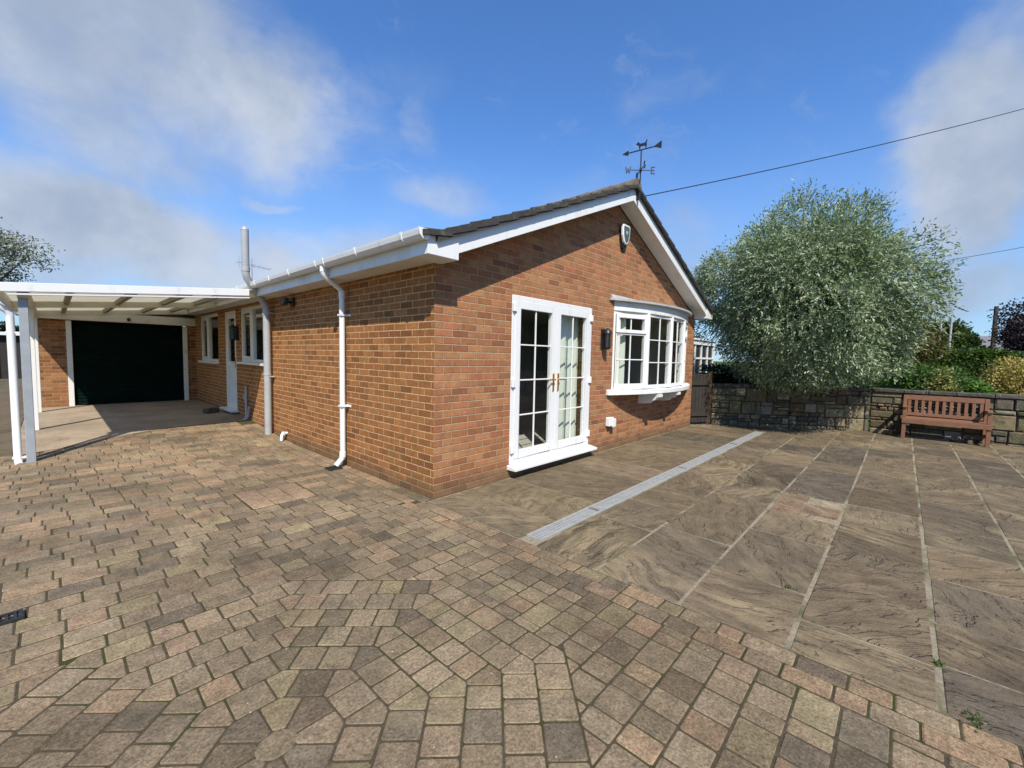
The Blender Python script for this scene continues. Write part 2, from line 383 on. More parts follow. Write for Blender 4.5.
for t in [i/14 for i in range(15)]:
    rows.append([(x, drive_end(x)+(10.3-drive_end(x))*t, H(x, drive_end(x)+(10.3-drive_end(x))*t)+.004) for x in xs])
mb.grid(rows, sm=False); structure(mb.build('carport_floor', 'concrete'))
mb = MB(); xs = [-9, -7, -5, -3.6, -2.96]
mb.grid([[(x, y, H(x, y)+(.002 if y > 5 else -.004)) for x in xs] for y in [4.6+.6*i for i in range(60)]], sm=False)
structure(mb.build('side_path', 'tarmac'))

def clip(poly, n, d):                                        # keep the part with p.n <= d
    out = []
    for i in range(len(poly)):
        a, b = poly[i], poly[(i+1) % len(poly)]
        da, db = a[0]*n[0]+a[1]*n[1]-d, b[0]*n[0]+b[1]*n[1]-d
        if da <= 0: out.append(a)
        if (da < 0) != (db < 0) and abs(da-db) > 1e-9:
            t = da/(da-db); out.append((a[0]+(b[0]-a[0])*t, a[1]+(b[1]-a[1])*t))
    return out
def area(p): return .5*sum(p[i][0]*p[(i+1) % len(p)][1]-p[(i+1) % len(p)][0]*p[i][1] for i in range(len(p)))
def inset(poly, g):
    n = len(poly); out = list(poly)
    for i in range(n):
        a, b = poly[i], poly[(i+1) % n]; dx, dy = b[0]-a[0], b[1]-a[1]; L = math.hypot(dx, dy)
        if L < 1e-6: continue
        nx, ny = dy/L, -dx/L                                # outward for ccw
        out = clip(out, (nx, ny), nx*a[0]+ny*a[1]-g)
        if len(out) < 3: return []
    return out
def round_poly(p, r):                                        # cut the corners a little
    out = []
    n = len(p)
    for i in range(n):
        a, b, c = Vector(p[i-1]), Vector(p[i]), Vector(p[(i+1) % n])
        l1, l2 = (a-b).length, (c-b).length
        if l1 < 1e-6 or l2 < 1e-6: continue
        rr = min(r, l1*.3, l2*.3)
        out += [tuple(b+(a-b)/l1*rr), tuple(b+(c-b)/l2*rr)]
    return out
def block(mb, poly, gap, rise, col, bev=.004, rnd=.007, tilt=.006, hfun=H):
    if len(poly) < 3: return
    if area(poly) < 0: poly = poly[::-1]
    if abs(area(poly)) < .0009: return
    p = inset(poly, gap)
    if len(p) < 3 or abs(area(p)) < .0006: return
    p = round_poly(p, rnd); t = inset(p, bev)
    if len(p) < 3: return
    cx = sum(q[0] for q in p)/len(p); cy = sum(q[1] for q in p)/len(p)
    tx, ty, dz = R.gauss(0, tilt), R.gauss(0, tilt), rise+R.gauss(0, .0011)
    zt = lambda q: hfun(q[0], q[1])+dz+tx*(q[0]-cx)+ty*(q[1]-cy)
    # top + bevel ring + skirt; bevel ring scaled towards the centre so that counts match
    k = 1-bev/max(.03, math.sqrt(abs(area(p)))*.5)
    top = [(cx+(q[0]-cx)*k, cy+(q[1]-cy)*k) for q in p]
    T = [(q[0], q[1], zt(q)) for q in top]; B = [(q[0], q[1], zt(q)-bev*.8) for q in p]; S = [(q[0], q[1], hfun(q[0], q[1])-.02) for q in p]
    mb.poly(T, col, None, 0, False)
    b = len(mb.v); n = len(p); mb.v.extend(T+B+S)
    for i in range(n):
        j = (i+1) % n
        mb.f.append((b+i, b+n+i, b+n+j, b+j)); mb.f.append((b+n+i, b+2*n+i, b+2*n+j, b+n+j))
        for _ in range(2): mb.c.append(col); mb.uv.append(None); mb.m.append(0); mb.sm.append(False)
def jit(c, s=.12):
    k = 1+R.gauss(0, s); return (max(.02, c[0]*k*(1+R.gauss(0, .03))), max(.02, c[1]*k), max(.02, c[2]*k*(1+R.gauss(0, .04))))
def jitv(c, s=.1):
    k = 1+max(-.3, min(.3, R.gauss(0, s))); return (c[0]*k*(1+R.gauss(0, .012)), c[1]*k, c[2]*k*(1+R.gauss(0, .015)))
def paver_col(pink=0.0):
    r = R.random()
    if r < pink: return jitv((.245, .168, .1), .07)
    r = R.random()
    if r < .6: return jitv((.198, .149, .092), .14)
    if r < .74: return jitv((.15, .117, .077), .13)
    if r < .86: return jitv((.215, .168, .095), .08)
    if r < .96: return jitv((.22, .157, .097), .08)
    return jitv((.235, .165, .1), .07)

OC = (-2.05, -1.78); NR = 7; RW = .157; A0 = .065
def apo(k): return A0+RW*k
def octn(s): a = rad(45*s); return (math.cos(a), math.sin(a))
pav = MB()
def O2(px, py): return (OC[0]+px, OC[1]+py)
block(pav, [O2(A0/math.cos(rad(22.5))*1.15*math.cos(rad(22.5+45*i)), A0/math.cos(rad(22.5))*math.sin(rad(22.5+45*i))) for i in range(8)], .004, 0, paver_col())
for k in range(1, NR+1):
    ai, ao = apo(k-1), apo(k)
    cuts = []
    for s in range(8):
        Lh = ao*math.tan(rad(22.5)); lim = ai*math.tan(rad(22.5))-.005; L = 2*lim
        n = max(1, int(round(2*Lh/.15))); ncut = max(1, n)
        if ncut == 1: ts = [R.uniform(-.3, .3)*lim]
        else:
            ts = [-lim+.01+(L-.02)*i/(ncut-1)+(R.uniform(-.015, .015) if 0 < i < ncut-1 else 0) for i in range(ncut)]
        for t in ts: cuts.append((s, t))
    def pt(s, t, a): n = octn(s); return O2(n[0]*a-n[1]*t, n[1]*a+n[0]*t)
    def corner(s, a): g = rad(45*s+22.5); q = a/math.cos(rad(22.5)); return O2(q*math.cos(g), q*math.sin(g))
    for i in range(len(cuts)):
        (s0, t0), (s1, t1) = cuts[i], cuts[(i+1) % len(cuts)]
        outer = [pt(s0, t0, ao)]; inner = [pt(s0, t0, ai)]
        s = s0
        while s != s1:
            outer.append(corner(s, ao)); inner.append(corner(s, ai)); s = (s+1) % 8
        outer.append(pt(s1, t1, ao)); inner.append(pt(s1, t1, ai))
        poly = outer+inner[::-1]
        if area(poly) < 0: poly = poly[::-1]
        # convex enough except inner corner; skip the inner corner vertex when bent
        if len(poly) == 6: poly = [q for q in poly if q is not inner[1]]
        block(pav, poly, R.uniform(.0034, .0052), 0, paver_col(0))
# rows of mixed length blocks beyond the octagon
AN = apo(NR)
def octdist(p):
    best, bs = -9, 0
    for s in range(8):
        n = octn(s); d = (p[0]-OC[0])*n[0]+(p[1]-OC[1])*n[1]
        if d > best: best, bs = d, s
    return best, bs
def rows_region(x0f, x1f, y0, y1, rh, lens, pinkf):
    y = y0; 
    while y < y1-.001:
        h = rh
        x = x0f-R.random()*.2; brow = y > .35; ri = int(round((y-y0)/rh))
        if brow: x = x0f-(.105 if ri % 2 else 0)+R.uniform(-.02, .02)
        while x < x1f(y+h/2):
            l = (R.choice((.21, .21, .21, .21, .205, .215, .16, .26)) if brow else R.choice((.1, .12, .14, .16, .16, .2) if x > -1.2 else (.16, .16, .2, .22, .24))); xe = min(x+l, x1f(y+h/2))
            if x1f(y+h/2)-xe < .06: xe = x1f(y+h/2)
            if MH[2] < y+h/2 < MH[3]:
                if MH[0]-.001 <= x < MH[1]-.001: x = MH[1]; continue
                if x < MH[0] and xe > MH[0]-.05: xe = MH[0]
            poly = [(x, y), (xe, y), (xe, y+h), (x, y+h)]
            c = ((x+xe)/2, y+h/2)
            ok = c[1] < drive_end(c[0])+.05
            ins = [octdist(q)[0] < AN for q in poly]
            if all(ins): ok = False
            elif any(ins):
                s = octdist(c)[1]; n = octn(s)
                d = n[0]*OC[0]+n[1]*OC[1]+AN
                poly = clip(poly, (-n[0], -n[1]), -d)
            if ok and -1.98 < c[0]+.0 < -1.98: ok = False
            if ok and len(poly) > 2:
                block(pav, poly, R.uniform(.0036, .0056), 0, paver_col(pinkf(c)))
            x = xe
        y += h
MH = (-1.36, -.76, -5.2+.157*39, -5.2+.157*43)
rows_region(-5.2, lambda y: -.325 if y < .1 else -.255, -5.2, 6.0, .157, (.12, .16, .2, .22, .24, .24), lambda c: .03 if c[1] < 1.0 else .12+.05*c[1])
# recessed cover of the inspection chamber, paved with pinker blocks
x = MH[0]
for i in range(4):
    for j in range(3):
        a, b_ = MH[0]+.01, MH[2]+.01; w, h = (MH[1]-MH[0]-.02)/3, (MH[3]-MH[2]-.02)/4
        block(pav, [(a+w*j, b_+h*i), (a+w*(j+1), b_+h*i), (a+w*(j+1), b_+h*(i+1)), (a+w*j, b_+h*(i+1))], .003, .001, jitv((.262, .182, .115), .07))
# two soldier courses against the patio and a header strip at the house wall
for x0, x1, yA, yB in ((-.325, -.2, -5.2, .1), (-.2, -.075, -5.2, .02), (-.255, -.13, .1, 5.4), (-.13, -.005, .02, 5.4)):
    y = yA
    while y < yB:
        l = R.choice((.12, .16, .2, .24)); ye = min(y+l, yB)
        block(pav, [(x0, y), (x1, y), (x1, ye), (x0, ye)], R.uniform(.0036, .0054), .001, paver_col(.55))
        y = ye
structure(pav.build('block_paving', 'paver'))

# patio of riven sandstone slabs
def flat(x, y): return 0.0
slabs = MB()
def slab_col(kind=None):
    r = R.random()
    if kind == 'red': return (.215, .145, .09)
    if kind == 'pale': return jit((.28, .225, .145), .05)
    if r < .5: return jitv((.138, .105, .066), .11)
    if r < .7: return jitv((.124, .098, .064), .11)
    if r < .86: return jitv((.158, .121, .073), .1)
    return jitv((.106, .085, .06), .1)
def slab(x0, x1, y0, y1, kind=None):
    y0 -= .006; y1 += .006; pts = []
    for (ax_, ay_), (bx_, by_) in (((x0, y0), (x1, y0)), ((x1, y0), (x1, y1)), ((x1, y1), (x0, y1)), ((x0, y1), (x0, y0))):
        pts.append((ax_, ay_)); 
    block(slabs, [(px_+R.uniform(-.004, .004), py_+R.uniform(-.005, .005)) for px_, py_ in pts], .0085, .001, slab_col(kind), .003, .012, .0015, flat)
def slab_row(y0, y1, joints, xend, x0=-.075):
    x = x0; js = list(joints)
    while x < xend:
        if js: nx = js.pop(0)
        else: nx = x+R.choice((.3, .6, .6, .9, .9))
        slab(x, min(nx, xend), y0, y1); x = nx
slab_row(-1.225, -.02, [.45, 1.12, 2.23, 2.85, 3.7, 4.6, 5.3, 6.2], 7.0, -.072)
for x0, x1 in ((7.0, 7.5), (7.5, 8.1), (8.1, 8.7), (8.7, 9.4)):
    slab(x0, x1, -1.39, -.6); slab(x0, x1, -.6, .2); slab(x0, x1, .2, 1.2)
slab_row(-1.93, -1.40, [.85, 1.5, 2.15, 3.05, 3.65, 4.55, 5.5, 6.1], 9.4)
slab_row(-2.5, -1.95, [1.03, 2.4, 3.0, 3.9, 4.5, 5.4, 6.3], 9.4)
# row with the red patch slab
x = -.075
for nx in (.6, 1.55): slab(x, nx, -3.06, -2.52); x = nx
slab(1.55, 2.2, -3.06, -2.52)
slab(2.2, 2.98, -2.76, -2.52, 'red'); slab(2.2, 2.34, -3.06, -2.76, 'pale'); slab(2.34, 2.72, -3.06, -2.76, 'red'); slab(2.72, 2.98, -3.06, -2.76, 'pale')
slab_row(-3.06, -2.52, [3.6, 4.5, 5.1, 6.0], 9.4, 2.98)
slab_row(-3.62, -3.08, [.29, 1.37, 1.62, 2.38, 3.02, 3.9, 4.8, 5.4, 6.3], 9.4)
slab_row(-4.14, -3.64, [.34, .79, 1.5, 2.2, 2.8, 3.75, 4.4, 5.35, 6.2], 9.4)
slab_row(-4.68, -4.16, [], 9.4)
for yy in (-5.24, -5.8, -6.36, -6.92, -7.5): slab_row(yy, yy+.54, [], 9.4)
structure(slabs.build('patio', 'slab'))

# slotted drain across the patio
dr = thing('drain_channel', 'long pale galvanised slotted drain channel crossing the stone patio past the french doors', 'drain', (3.65, -1.31, 0))
mb = MB()
mb.box(.02, 7.35, -1.385, -1.362, -.02, .009); mb.build('channel_edge', 'galv', dr); mb = MB(); mb.box(.02, 7.35, -1.253, -1.23, -.02, .009)
mb.build('channel_edge', 'galv', dr)
mb = MB(); mb.box(.02, 7.35, -1.362, -1.253, -.05, -.028); mb.build('channel_bed', 'dark_plastic', dr)
mb = MB(); x = .03
while x < 7.33:
    mb.box(x, x+.02, -1.361, -1.254, -.004, .006); x += .032
mb.box(.02, 7.35, -1.33, -1.318, -.006, .004); mb.box(.02, 7.35, -1.297, -1.285, -.006, .004)
mb.build('grating', 'galv', dr)
for xx in (.92, 3.15, 5.5): mb = MB(); mb.box(xx, xx+.035, -1.365, -1.25, .005, .011); mb.build('locking_bar', 'steel', dr)

# ------------------------------------------------------------------ house
W = 7.03; DEP = 10.25; SL = .4186; SOF = 2.364
house = thing('bungalow', 'red brick bungalow with white gable trim, french doors and bow window', 'house', (3.5, 5, 0))
def wall_grid(mb, org, ud, inn, ub, vb, holes, thick, u_off=0):
    org, ud, inn = Vector(org), Vector(ud), Vector(inn)
    P = lambda u, v, t=0: org+ud*u+Vector((0, 0, v))+inn*t
    inh = lambda u, v: any(a < u < b and c < v < d for a, b, c, d in holes)
    for i in range(len(ub)-1):
        for j in range(len(vb)-1):
            a, b, c, d = ub[i], ub[i+1], vb[j], vb[j+1]
            if inh((a+b)/2, (c+d)/2): continue
            mb.poly([P(a, c), P(b, c), P(b, d), P(a, d)], None, [(a+u_off, c), (b+u_off, c), (b+u_off, d), (a+u_off, d)])
            mb.poly([P(a, d, thick), P(b, d, thick), P(b, c, thick), P(a, c, thick)], None, [(0, 0)]*4, 1)
    for a, b, c, d in holes:
        mb.poly([P(a, c), P(a, d), P(a, d, thick), P(a, c, thick)], None, [(0, c), (0, d), (.2, d), (.2, c)])
        mb.poly([P(b, d), P(b, c), P(b, c, thick), P(b, d, thick)], None, [(0, d), (0, c), (.2, c), (.2, d)])
        mb.poly([P(a, d), P(b, d), P(b, d, thick), P(a, d, thick)], None, [(a, 0), (b, 0), (b, .06), (a, .06)])
        mb.poly([P(b, c), P(a, c), P(a, c, thick), P(b, c, thick)], None, [(b, 0), (a, 0), (a, .06), (b, .06)])
D0, D1, DZ0, DZ1 = 1.119, 2.856, .165, 2.191
B0, B1, BZ0, BZ1 = 3.5, 6.6, .95, 2.25
mb = MB()
wall_grid(mb, (0, 0, 0), (1, 0, 0), (0, 1, 0), [0, D0, D1, B0, B1, W], [-.05, DZ0, BZ0, DZ1, BZ1, 2.385], [(D0, D1, DZ0, DZ1), (B0, B1, BZ0, BZ1)], .25)
ap = 2.385+W/2*SL
mb.poly([(0, 0, 2.385), (W, 0, 2.385), (W/2, 0, ap)], None, [(0, 2.385), (W, 2.385), (W/2, ap)])
mb.poly([(W, 0, -.05), (W, DEP+.8, -.05), (W, DEP+.8, 2.385), (W, 0, 2.385)], None, [(0, -.05), (DEP, -.05), (DEP, 2.385), (0, 2.385)])
mb.poly([(W, DEP+.8, -.05), (0, DEP+.8, -.05), (0, DEP+.8, 2.385), (W, DEP+.8, 2.385)], None, [(0, -.05), (W, -.05), (W, 2.385), (0, 2.385)])
mb.poly([(W, DEP+.8, 2.385), (0, DEP+.8, 2.385), (W/2, DEP+.8, ap)], None, [(W, 2.385), (0, 2.385), (W/2, ap)])
mb.build('gable_wall', ['brick_gable', 'plaster'], house)
S1 = (4.78, 6.36, 1.25, 2.31); S2 = (8.02, 9.68, 1.2, 2.31); SD = (6.66, 7.44, .24, 2.29)
mb = MB()     # u runs against Y so that faces look outwards; uv starts at the corner
def flipU(h): return (-h[1], -h[0], h[2], h[3])
holes = [flipU(S1), flipU(S2), flipU(SD)]
ub = sorted({0, -11.05, *[h[0] for h in holes], *[h[1] for h in holes]}); vb = sorted({-.05, 2.385, *[h[2] for h in holes], *[h[3] for h in holes]})
wall_grid(mb, (0, 0, 0), (0, -1, 0), (1, 0, 0), ub, vb, holes, .25, 20*.225-.07)
mb.build('side_wall', ['brick_side', 'plaster'], house)
mb = MB()     # rooms behind the glass
mb.box(.2, W-.05, .2, 4.55, .1, .13)
mb.poly([(.2, 0.2, 2.37), (W-.05, .2, 2.37), (W-.05, 10.9, 2.37), (.2, 10.9, 2.37)], None, None, 1)
mb.box(.2, W-.05, 4.55, 4.65, .1, 2.37, 1); mb.box(.2, W-.05, 10.8, 10.9, .1, 2.37, 1); mb.box(W-.08, W-.05, .2, 10.9, .1, 2.37, 1)
mb.box(3.1, 3.2, 4.65, 10.8, .1, 2.37, 1); mb.box(.2, 3.2, 4.65, 10.8, .1, .14)
mb.build('room_interior', ['carpet', 'plaster'], house)

# roof: stepped courses of concrete tile on both slopes
Y0R, Y1R = -.3, 11.2
roof = MB(); gauge = .31; ze = lambda x: 2.575+SL*x             # underside line (top of barge board)
xr = W/2
n = 13; x0r = -.36; 
for side in (0, 1):
    fx = (lambda x: x) if side == 0 else (lambda x: W-x)
    for i in range(n):
        a = x0r+(xr-x0r)*i/n; b = x0r+(xr-x0r)*(i+1)/n
        za, zb = ze(a)+.045+.02, ze(b)+.045
        if i == 0: za = ze(a)+.125
        th = .045
        yj = R.uniform(-.022, -.018)
        cells = 1
        for j in range(cells):
            q = [(fx(a), Y0R+yj, za-th), (fx(b+.02), Y0R+yj, zb-th+.006), (fx(b+.02), Y1R, zb-th+.006), (fx(a), Y1R, za-th),
                 (fx(a), Y0R+yj, za), (fx(b+.02), Y0R+yj, zb+.006), (fx(b+.02), Y1R, zb+.006), (fx(a), Y1R, za)]
            if side: q = [q[1], q[0], q[3], q[2], q[5], q[4], q[7], q[6]]
            roof.hexa(q)
            # the rolls of the interlocking tiles
            y = Y0R+.02
            while y < Y1R-.1:
                w_ = .05
                qq = [(fx(a-.003), y, za-.004), (fx(b), y, zb-.004), (fx(b), y+w_, zb-.004), (fx(a-.003), y+w_, za-.004),
                      (fx(a-.003), y+.012, za+.022), (fx(b), y+.012, zb+.022), (fx(b), y+w_-.012, zb+.022), (fx(a-.003), y+w_-.012, za+.022)]
                if side: qq = [qq[1], qq[0], qq[3], qq[2], qq[5], qq[4], qq[7], qq[6]]
                roof.hexa(qq)
                y += .165
ro = roof.build('roof', 'tile', house)
mb = MB()     # mortar bedding under the verge tiles
for side in (0, 1):
    fx = (lambda x: x) if side == 0 else (lambda x: W-x)
    q = [(fx(-.2), -.312, ze(-.2)-.012), (fx(xr), -.312, ze(xr)-.012), (fx(xr), -.1, ze(xr)-.012), (fx(-.2), -.1, ze(-.2)-.012), (fx(-.2), -.312, ze(-.2)+.08), (fx(xr), -.312, ze(xr)+.042), (fx(xr), -.1, ze(xr)+.04), (fx(-.2), -.1, ze(-.2)+.08)]
    if side: q = [q[1], q[0], q[3], q[2], q[5], q[4], q[7], q[6]]
    mb.hexa(q)
mb.build('verge_mortar', 'tile', ro)
mb = MB(); zr = ze(xr)+.055
y = Y0R-.02
while y < Y1R:
    rows = []
    for yy in (y, y+.44):
        k = 1.0 if yy == y else .93
        rows.append([(xr+.13*k*math.cos(a), yy, zr-.05+.13*k*math.sin(a)) for a in [math.pi*i/10 for i in range(11)]])
    mb.grid(rows, sm=True); mb.poly(rows[0][::-1])
    y += .43
mb.build('ridge_tile', 'ridge', ro)
# barge boards, box ends, soffits
for side in (0, 1):
    fx = (lambda x: x) if side == 0 else (lambda x: W-x)
    mb = MB(); BY0, BY1 = -.262, -.237
    bz = lambda x: 2.396+SL*x
    def hx(x0, x1, y0, y1, lo0, hi0, lo1, hi1):
        q = [(fx(x0), y0, lo0), (fx(x1), y0, lo1), (fx(x1), y1, lo1), (fx(x0), y1, lo0), (fx(x0), y0, hi0), (fx(x1), y0, hi1), (fx(x1), y1, hi1), (fx(x0), y1, hi0)]
        if side: q = [q[1], q[0], q[3], q[2], q[5], q[4], q[7], q[6]]
        mb.hexa(q)
    hx(.07, xr-.001, BY0, BY1, bz(.07), bz(.07)+.178, bz(xr), bz(xr)+.178)
    mb.build('barge_board', 'white', house, .004)
    mb = MB(); hx(-.285, .07, -.275, .0, SOF-.004, 2.56, SOF-.004, 2.588); mb.build('eaves_box', 'white', house, .004)
    mb = MB(); hx(.07, xr, BY1+.001, -.002, bz(.07)+.012, bz(.07)+.03, bz(xr)+.012, bz(xr)+.03); mb.build('gable_soffit', 'white_old', house)
    mb = MB(); hx(-.276, -.254, .001, 11.1, SOF-.004, 2.565, SOF-.004, 2.565) ; mb.build('fascia', 'white_old', house)
    mb = MB(); hx(-.254, -.001, .002, 11.1, SOF, SOF+.012, SOF, SOF+.012); mb.build('soffit', 'white_old', house)
    # gutter: ogee-like open channel
    prof = [(-.001, .0), (-.035, -.012), (-.075, -.01), (-.105, .02), (-.113, .055), (-.116, .075), (-.106, .075), (-.102, .052), (-.094, .025), (-.07, .002), (-.035, 0), (-.008, .012), (-.008, .075), (-.001, .075)]
    mb = MB(); xo = -.278; zo = 2.487
    sg = 1 if side == 0 else -1
    fr = lambda p: Vector((p[0]*sg, 0, p[1]))
    ax = fx(xo)
    pr = prof if side else prof[::-1]
    mb.extrude(pr, (ax, -.285, zo), (ax, 11.1, zo), fr, sm=False)
    ecap = [(0, .0), (-.035, -.014), (-.075, -.012), (-.108, .018), (-.118, .055), (-.12, .077), (0, .077)]
    if not side: ecap = ecap[::-1]
    mb.extrude(ecap, (ax, -.297, zo), (ax, -.285, zo), fr)
    go = mb.build('gutter', 'white', house)
    if side == 0:
        mb = MB(); y = -.12
        for y in (-.02, .85, 1.62, 1.84, 2.7, 3.45, 4.1, 5.0, 6, 7, 8, 9):
            pb = [(-.002, -.01), (-.04, -.02), (-.078, -.018), (-.112, .015), (-.121, .055), (-.123, .08), (-.1, .08), (-.1, .07), (-.114, .055), (-.105, .025), (-.07, -.004), (-.002, -.002)]
            mb = MB(); mb.extrude(pb[::-1], (ax, y, zo), (ax, y+.03, zo), fr); mb.build('gutter_bracket', 'white', go)

# white downpipe on the side wall
def downpipe(parent, pts, r=.034, mat='white', name='downpipe', clips=(), clipx=0):
    mb = MB(); mb.tube(pts, r, 14)
    return mb.build(name, mat, parent)
dp = downpipe(house, [(-.34, 1.73, 2.46), (-.34, 1.73, 2.42), (-.32, 1.735, 2.375), (-.12, 1.8, 2.275), (-.075, 1.81, 2.235), (-.075, 1.81, 2.18), (-.075, 1.81, .16), (-.08, 1.81, .12), (-.17, 1.80, .03)])
for z in (1.93, .78):
    mb = MB(); mb.box(-.115, -.012, 1.765, 1.855, z, z+.022); mb.box(-.012, -.003, 1.72, 1.9, z-.004, z+.026); mb.build('pipe_clip', 'white', dp)
for q in ([(-.34, 1.73, 2.49), (-.34, 1.73, 2.425)], [(-.075, 1.81, 2.24), (-.075, 1.81, 2.16)], [(-.075, 1.81, .2), (-.078, 1.81, .13)]):
    mb = MB(); mb.tube(q, .04, 14); mb.build('pipe_socket', 'white', dp)
# grey soil vent pipe with cranked offset
sv = downpipe(house, [(-.1, 4.5, .03), (-.1, 4.5, 2.17), (-.115, 4.495, 2.24), (-.3, 4.38, 2.46), (-.43, 4.31, 2.62), (-.45, 4.3, 2.7), (-.45, 4.3, 3.36)], .055, 'grey_pipe', 'soil_vent_pipe')
mb = MB(); mb.tube([(-.45, 4.3, 3.36), (-.45, 4.3, 3.39), (-.45, 4.3, 3.415)], [.058, .05, .02], 14); mb.build('vent_cap', 'grey_pipe', sv)
for q, r_ in (([(-.45, 4.3, 2.72), (-.45, 4.3, 2.79)], .061), ([(-.1, 4.5, 2.17), (-.1, 4.5, 2.07)], .061), ([(-.1, 4.5, 1.1), (-.1, 4.5, 1.06)], .06)):
    mb = MB(); mb.tube(q, r_, 14); mb.build('pipe_collar', 'grey_pipe', sv)
for z in (2.1, 1.03):
    mb = MB(); mb.box(-.1, -.003, 4.44, 4.56, z, z+.02); mb.build('pipe_bracket', 'grey_pipe', sv)
# small waste pipes by the side door
wp = downpipe(house, [(-.03, 5.95, .78), (-.03, 5.95, .2), (-.06, 5.93, .15), (-.13, 5.9, .12)], .021, 'grey_pipe', 'waste_pipe')
mb = MB(); mb.tube([(-.045, 5.72, .4), (-.045, 5.75, .36), (-.04, 5.8, .2), (-.1, 5.86, .13)], .019, 10); mb.build('branch_pipe', 'grey_pipe', wp); mb = MB(); mb.tube([(-.05, 6.02, .6), (-.05, 5.99, .56), (-.04, 5.96, .5)], .019, 10)
mb.build('branch_pipe', 'grey_pipe', wp)
mb = MB(); mb.tube([(-.002, 3.92, .14), (-.06, 3.92, .14), (-.09, 3.9, .12), (-.1, 3.89, .06), (-.1, 3.89, .03)], .024, 10)
mb.tube([(-.06, 3.92, .115), (-.06, 3.92, .165)], .03, 10); mb.build('overflow_elbow', 'white', house)

# generic frame (plane given by origin, u, n(outward)); returns nothing, fills mb
def frame_rect(mb, O, u, n, a, b, c, d, w, dep, out=0.0):
    O, u, n = Vector(O), Vector(u), Vector(n)
    def bx(a0, a1, c0, c1):
        P = lambda s, z, t: O+u*s+Vector((0, 0, z))+n*t
        q = [P(a0, c0, out), P(a1, c0, out), P(a1, c0, out-dep), P(a0, c0, out-dep), P(a0, c1, out), P(a1, c1, out), P(a1, c1, out-dep), P(a0, c1, out-dep)]
        mb.hexa(q)
    bx(a, a+w, c, d); bx(b-w, b, c, d); bx(a+w, b-w, c, c+w); bx(a+w, b-w, d-w, d)
def bars(mb, O, u, n, a, b, c, d, nx, nz, w=.02, dep=.02, out=0.0, zs=None):
    O, u, n = Vector(O), Vector(u), Vector(n)
    def bx(a0, a1, c0, c1, o):
        P = lambda s, z, t: O+u*s+Vector((0, 0, z))+n*t
        mb.hexa([P(a0, c0, o), P(a1, c0, o), P(a1, c0, o-dep), P(a0, c0, o-dep), P(a0, c1, o), P(a1, c1, o), P(a1, c1, o-dep), P(a0, c1, o-dep)])
    for i in range(1, nx): x = a+(b-a)*i/nx; bx(x-w/2, x+w/2, c, d, out)
    for z in (zs if zs else [c+(d-c)*i/nz for i in range(1, nz)]): bx(a, b, z-w/2, z+w/2, out-.002)
def pane(mb, O, u, n, a, b, c, d, out):
    O, u, n = Vector(O), Vector(u), Vector(n); P = lambda s, z: O+u*s+Vector((0, 0, z))+n*out
    mb.poly([P(a, c), P(b, c), P(b, d), P(a, d)])

# french doors
fd = bpy.data.objects.new('french_doors', None); COL.objects.link(fd); fd.parent = house; fd.location = Vector((2, 0, 0))-house.location
O, u, nn = (0, 0, 0), (1, 0, 0), (0, -1, 0)
mb = MB(); frame_rect(mb, O, u, nn, D0, D1, DZ0, DZ1, .055, .07, .004); mb.build('door_frame', 'white', fd, .004)
mid = (D0+D1)/2
for a, b in ((D0+.057, mid-.003), (mid+.003, D1-.057)):
    mb = MB(); frame_rect(mb, O, u, nn, a, b, DZ0+.057, DZ1-.057, .095, .06, .012)
    ga, gb, gc, gd = a+.097, b-.097, DZ0+.154, DZ1-.154
    bars(mb, O, u, nn, ga-.002, gb+.002, gc-.002, gd+.002, 2, 4, .017, .02, -.004)
    mb.build('door_leaf', 'white', fd, .004)
    mb = MB(); pane(mb, O, u, nn, ga-.01, gb+.01, gc-.01, gd+.01, -.014); mb.build('glass_pane', 'glass', fd)
for sx in (-1, 1):
    hx_ = mid+sx*.052
    mb = MB(); mb.box(hx_-.015, hx_+.015, -.024, -.012, 1.02, 1.25); mb.tube([(hx_, -.024, 1.17), (hx_, -.055, 1.17)], .011, 10)
    mb.tube([(hx_, -.055, 1.17), (hx_+sx*.06, -.056, 1.172), (hx_+sx*.115, -.05, 1.168)], .010, 10); mb.build('handle', 'brass', fd)
for sx in (D0+.03, D1-.03):
    for z in (.3, 1.1, 2.0): mb = MB(); mb.box(sx-.03, sx+.03, -.03, -.005, z, z+.09); mb.tube([(sx-.012, -.03, z), (sx-.012, -.03, z+.09)], .009, 8); mb.build('hinge', 'white', fd)
mb = MB(); mb.hexa([(D0-.035, -.14, .105), (D1+.045, -.14, .105), (D1+.045, .02, .105), (D0-.035, .02, .105), (D0-.035, -.14, .135), (D1+.045, -.14, .135), (D1+.045, .02, .163), (D0-.035, .02, .163)]); mb.build('door_sill', 'white', fd, .004)
def curtain(parent, x0, x1, y, z0, z1, ax='x', n=None, amp=.035):
    mb = MB(); n = n or int((x1-x0)/.018); ph = R.random()*6
    pts = []
    for i in range(n+1):
        t = x0+(x1-x0)*i/n; w = amp*math.sin(t*2*math.pi/.15+ph+.8*math.sin(t*9))
        pts.append((t, y+w) if ax == 'x' else (y+w, t))
    mb.grid([[(px, py, z) for px, py in pts] for z in (z0, (z0+z1)/2, z1)])
    return mb.build('curtain', 'curtain', parent)
curtain(house, 2.3, 2.84, .2, .16, 2.25, amp=.022)

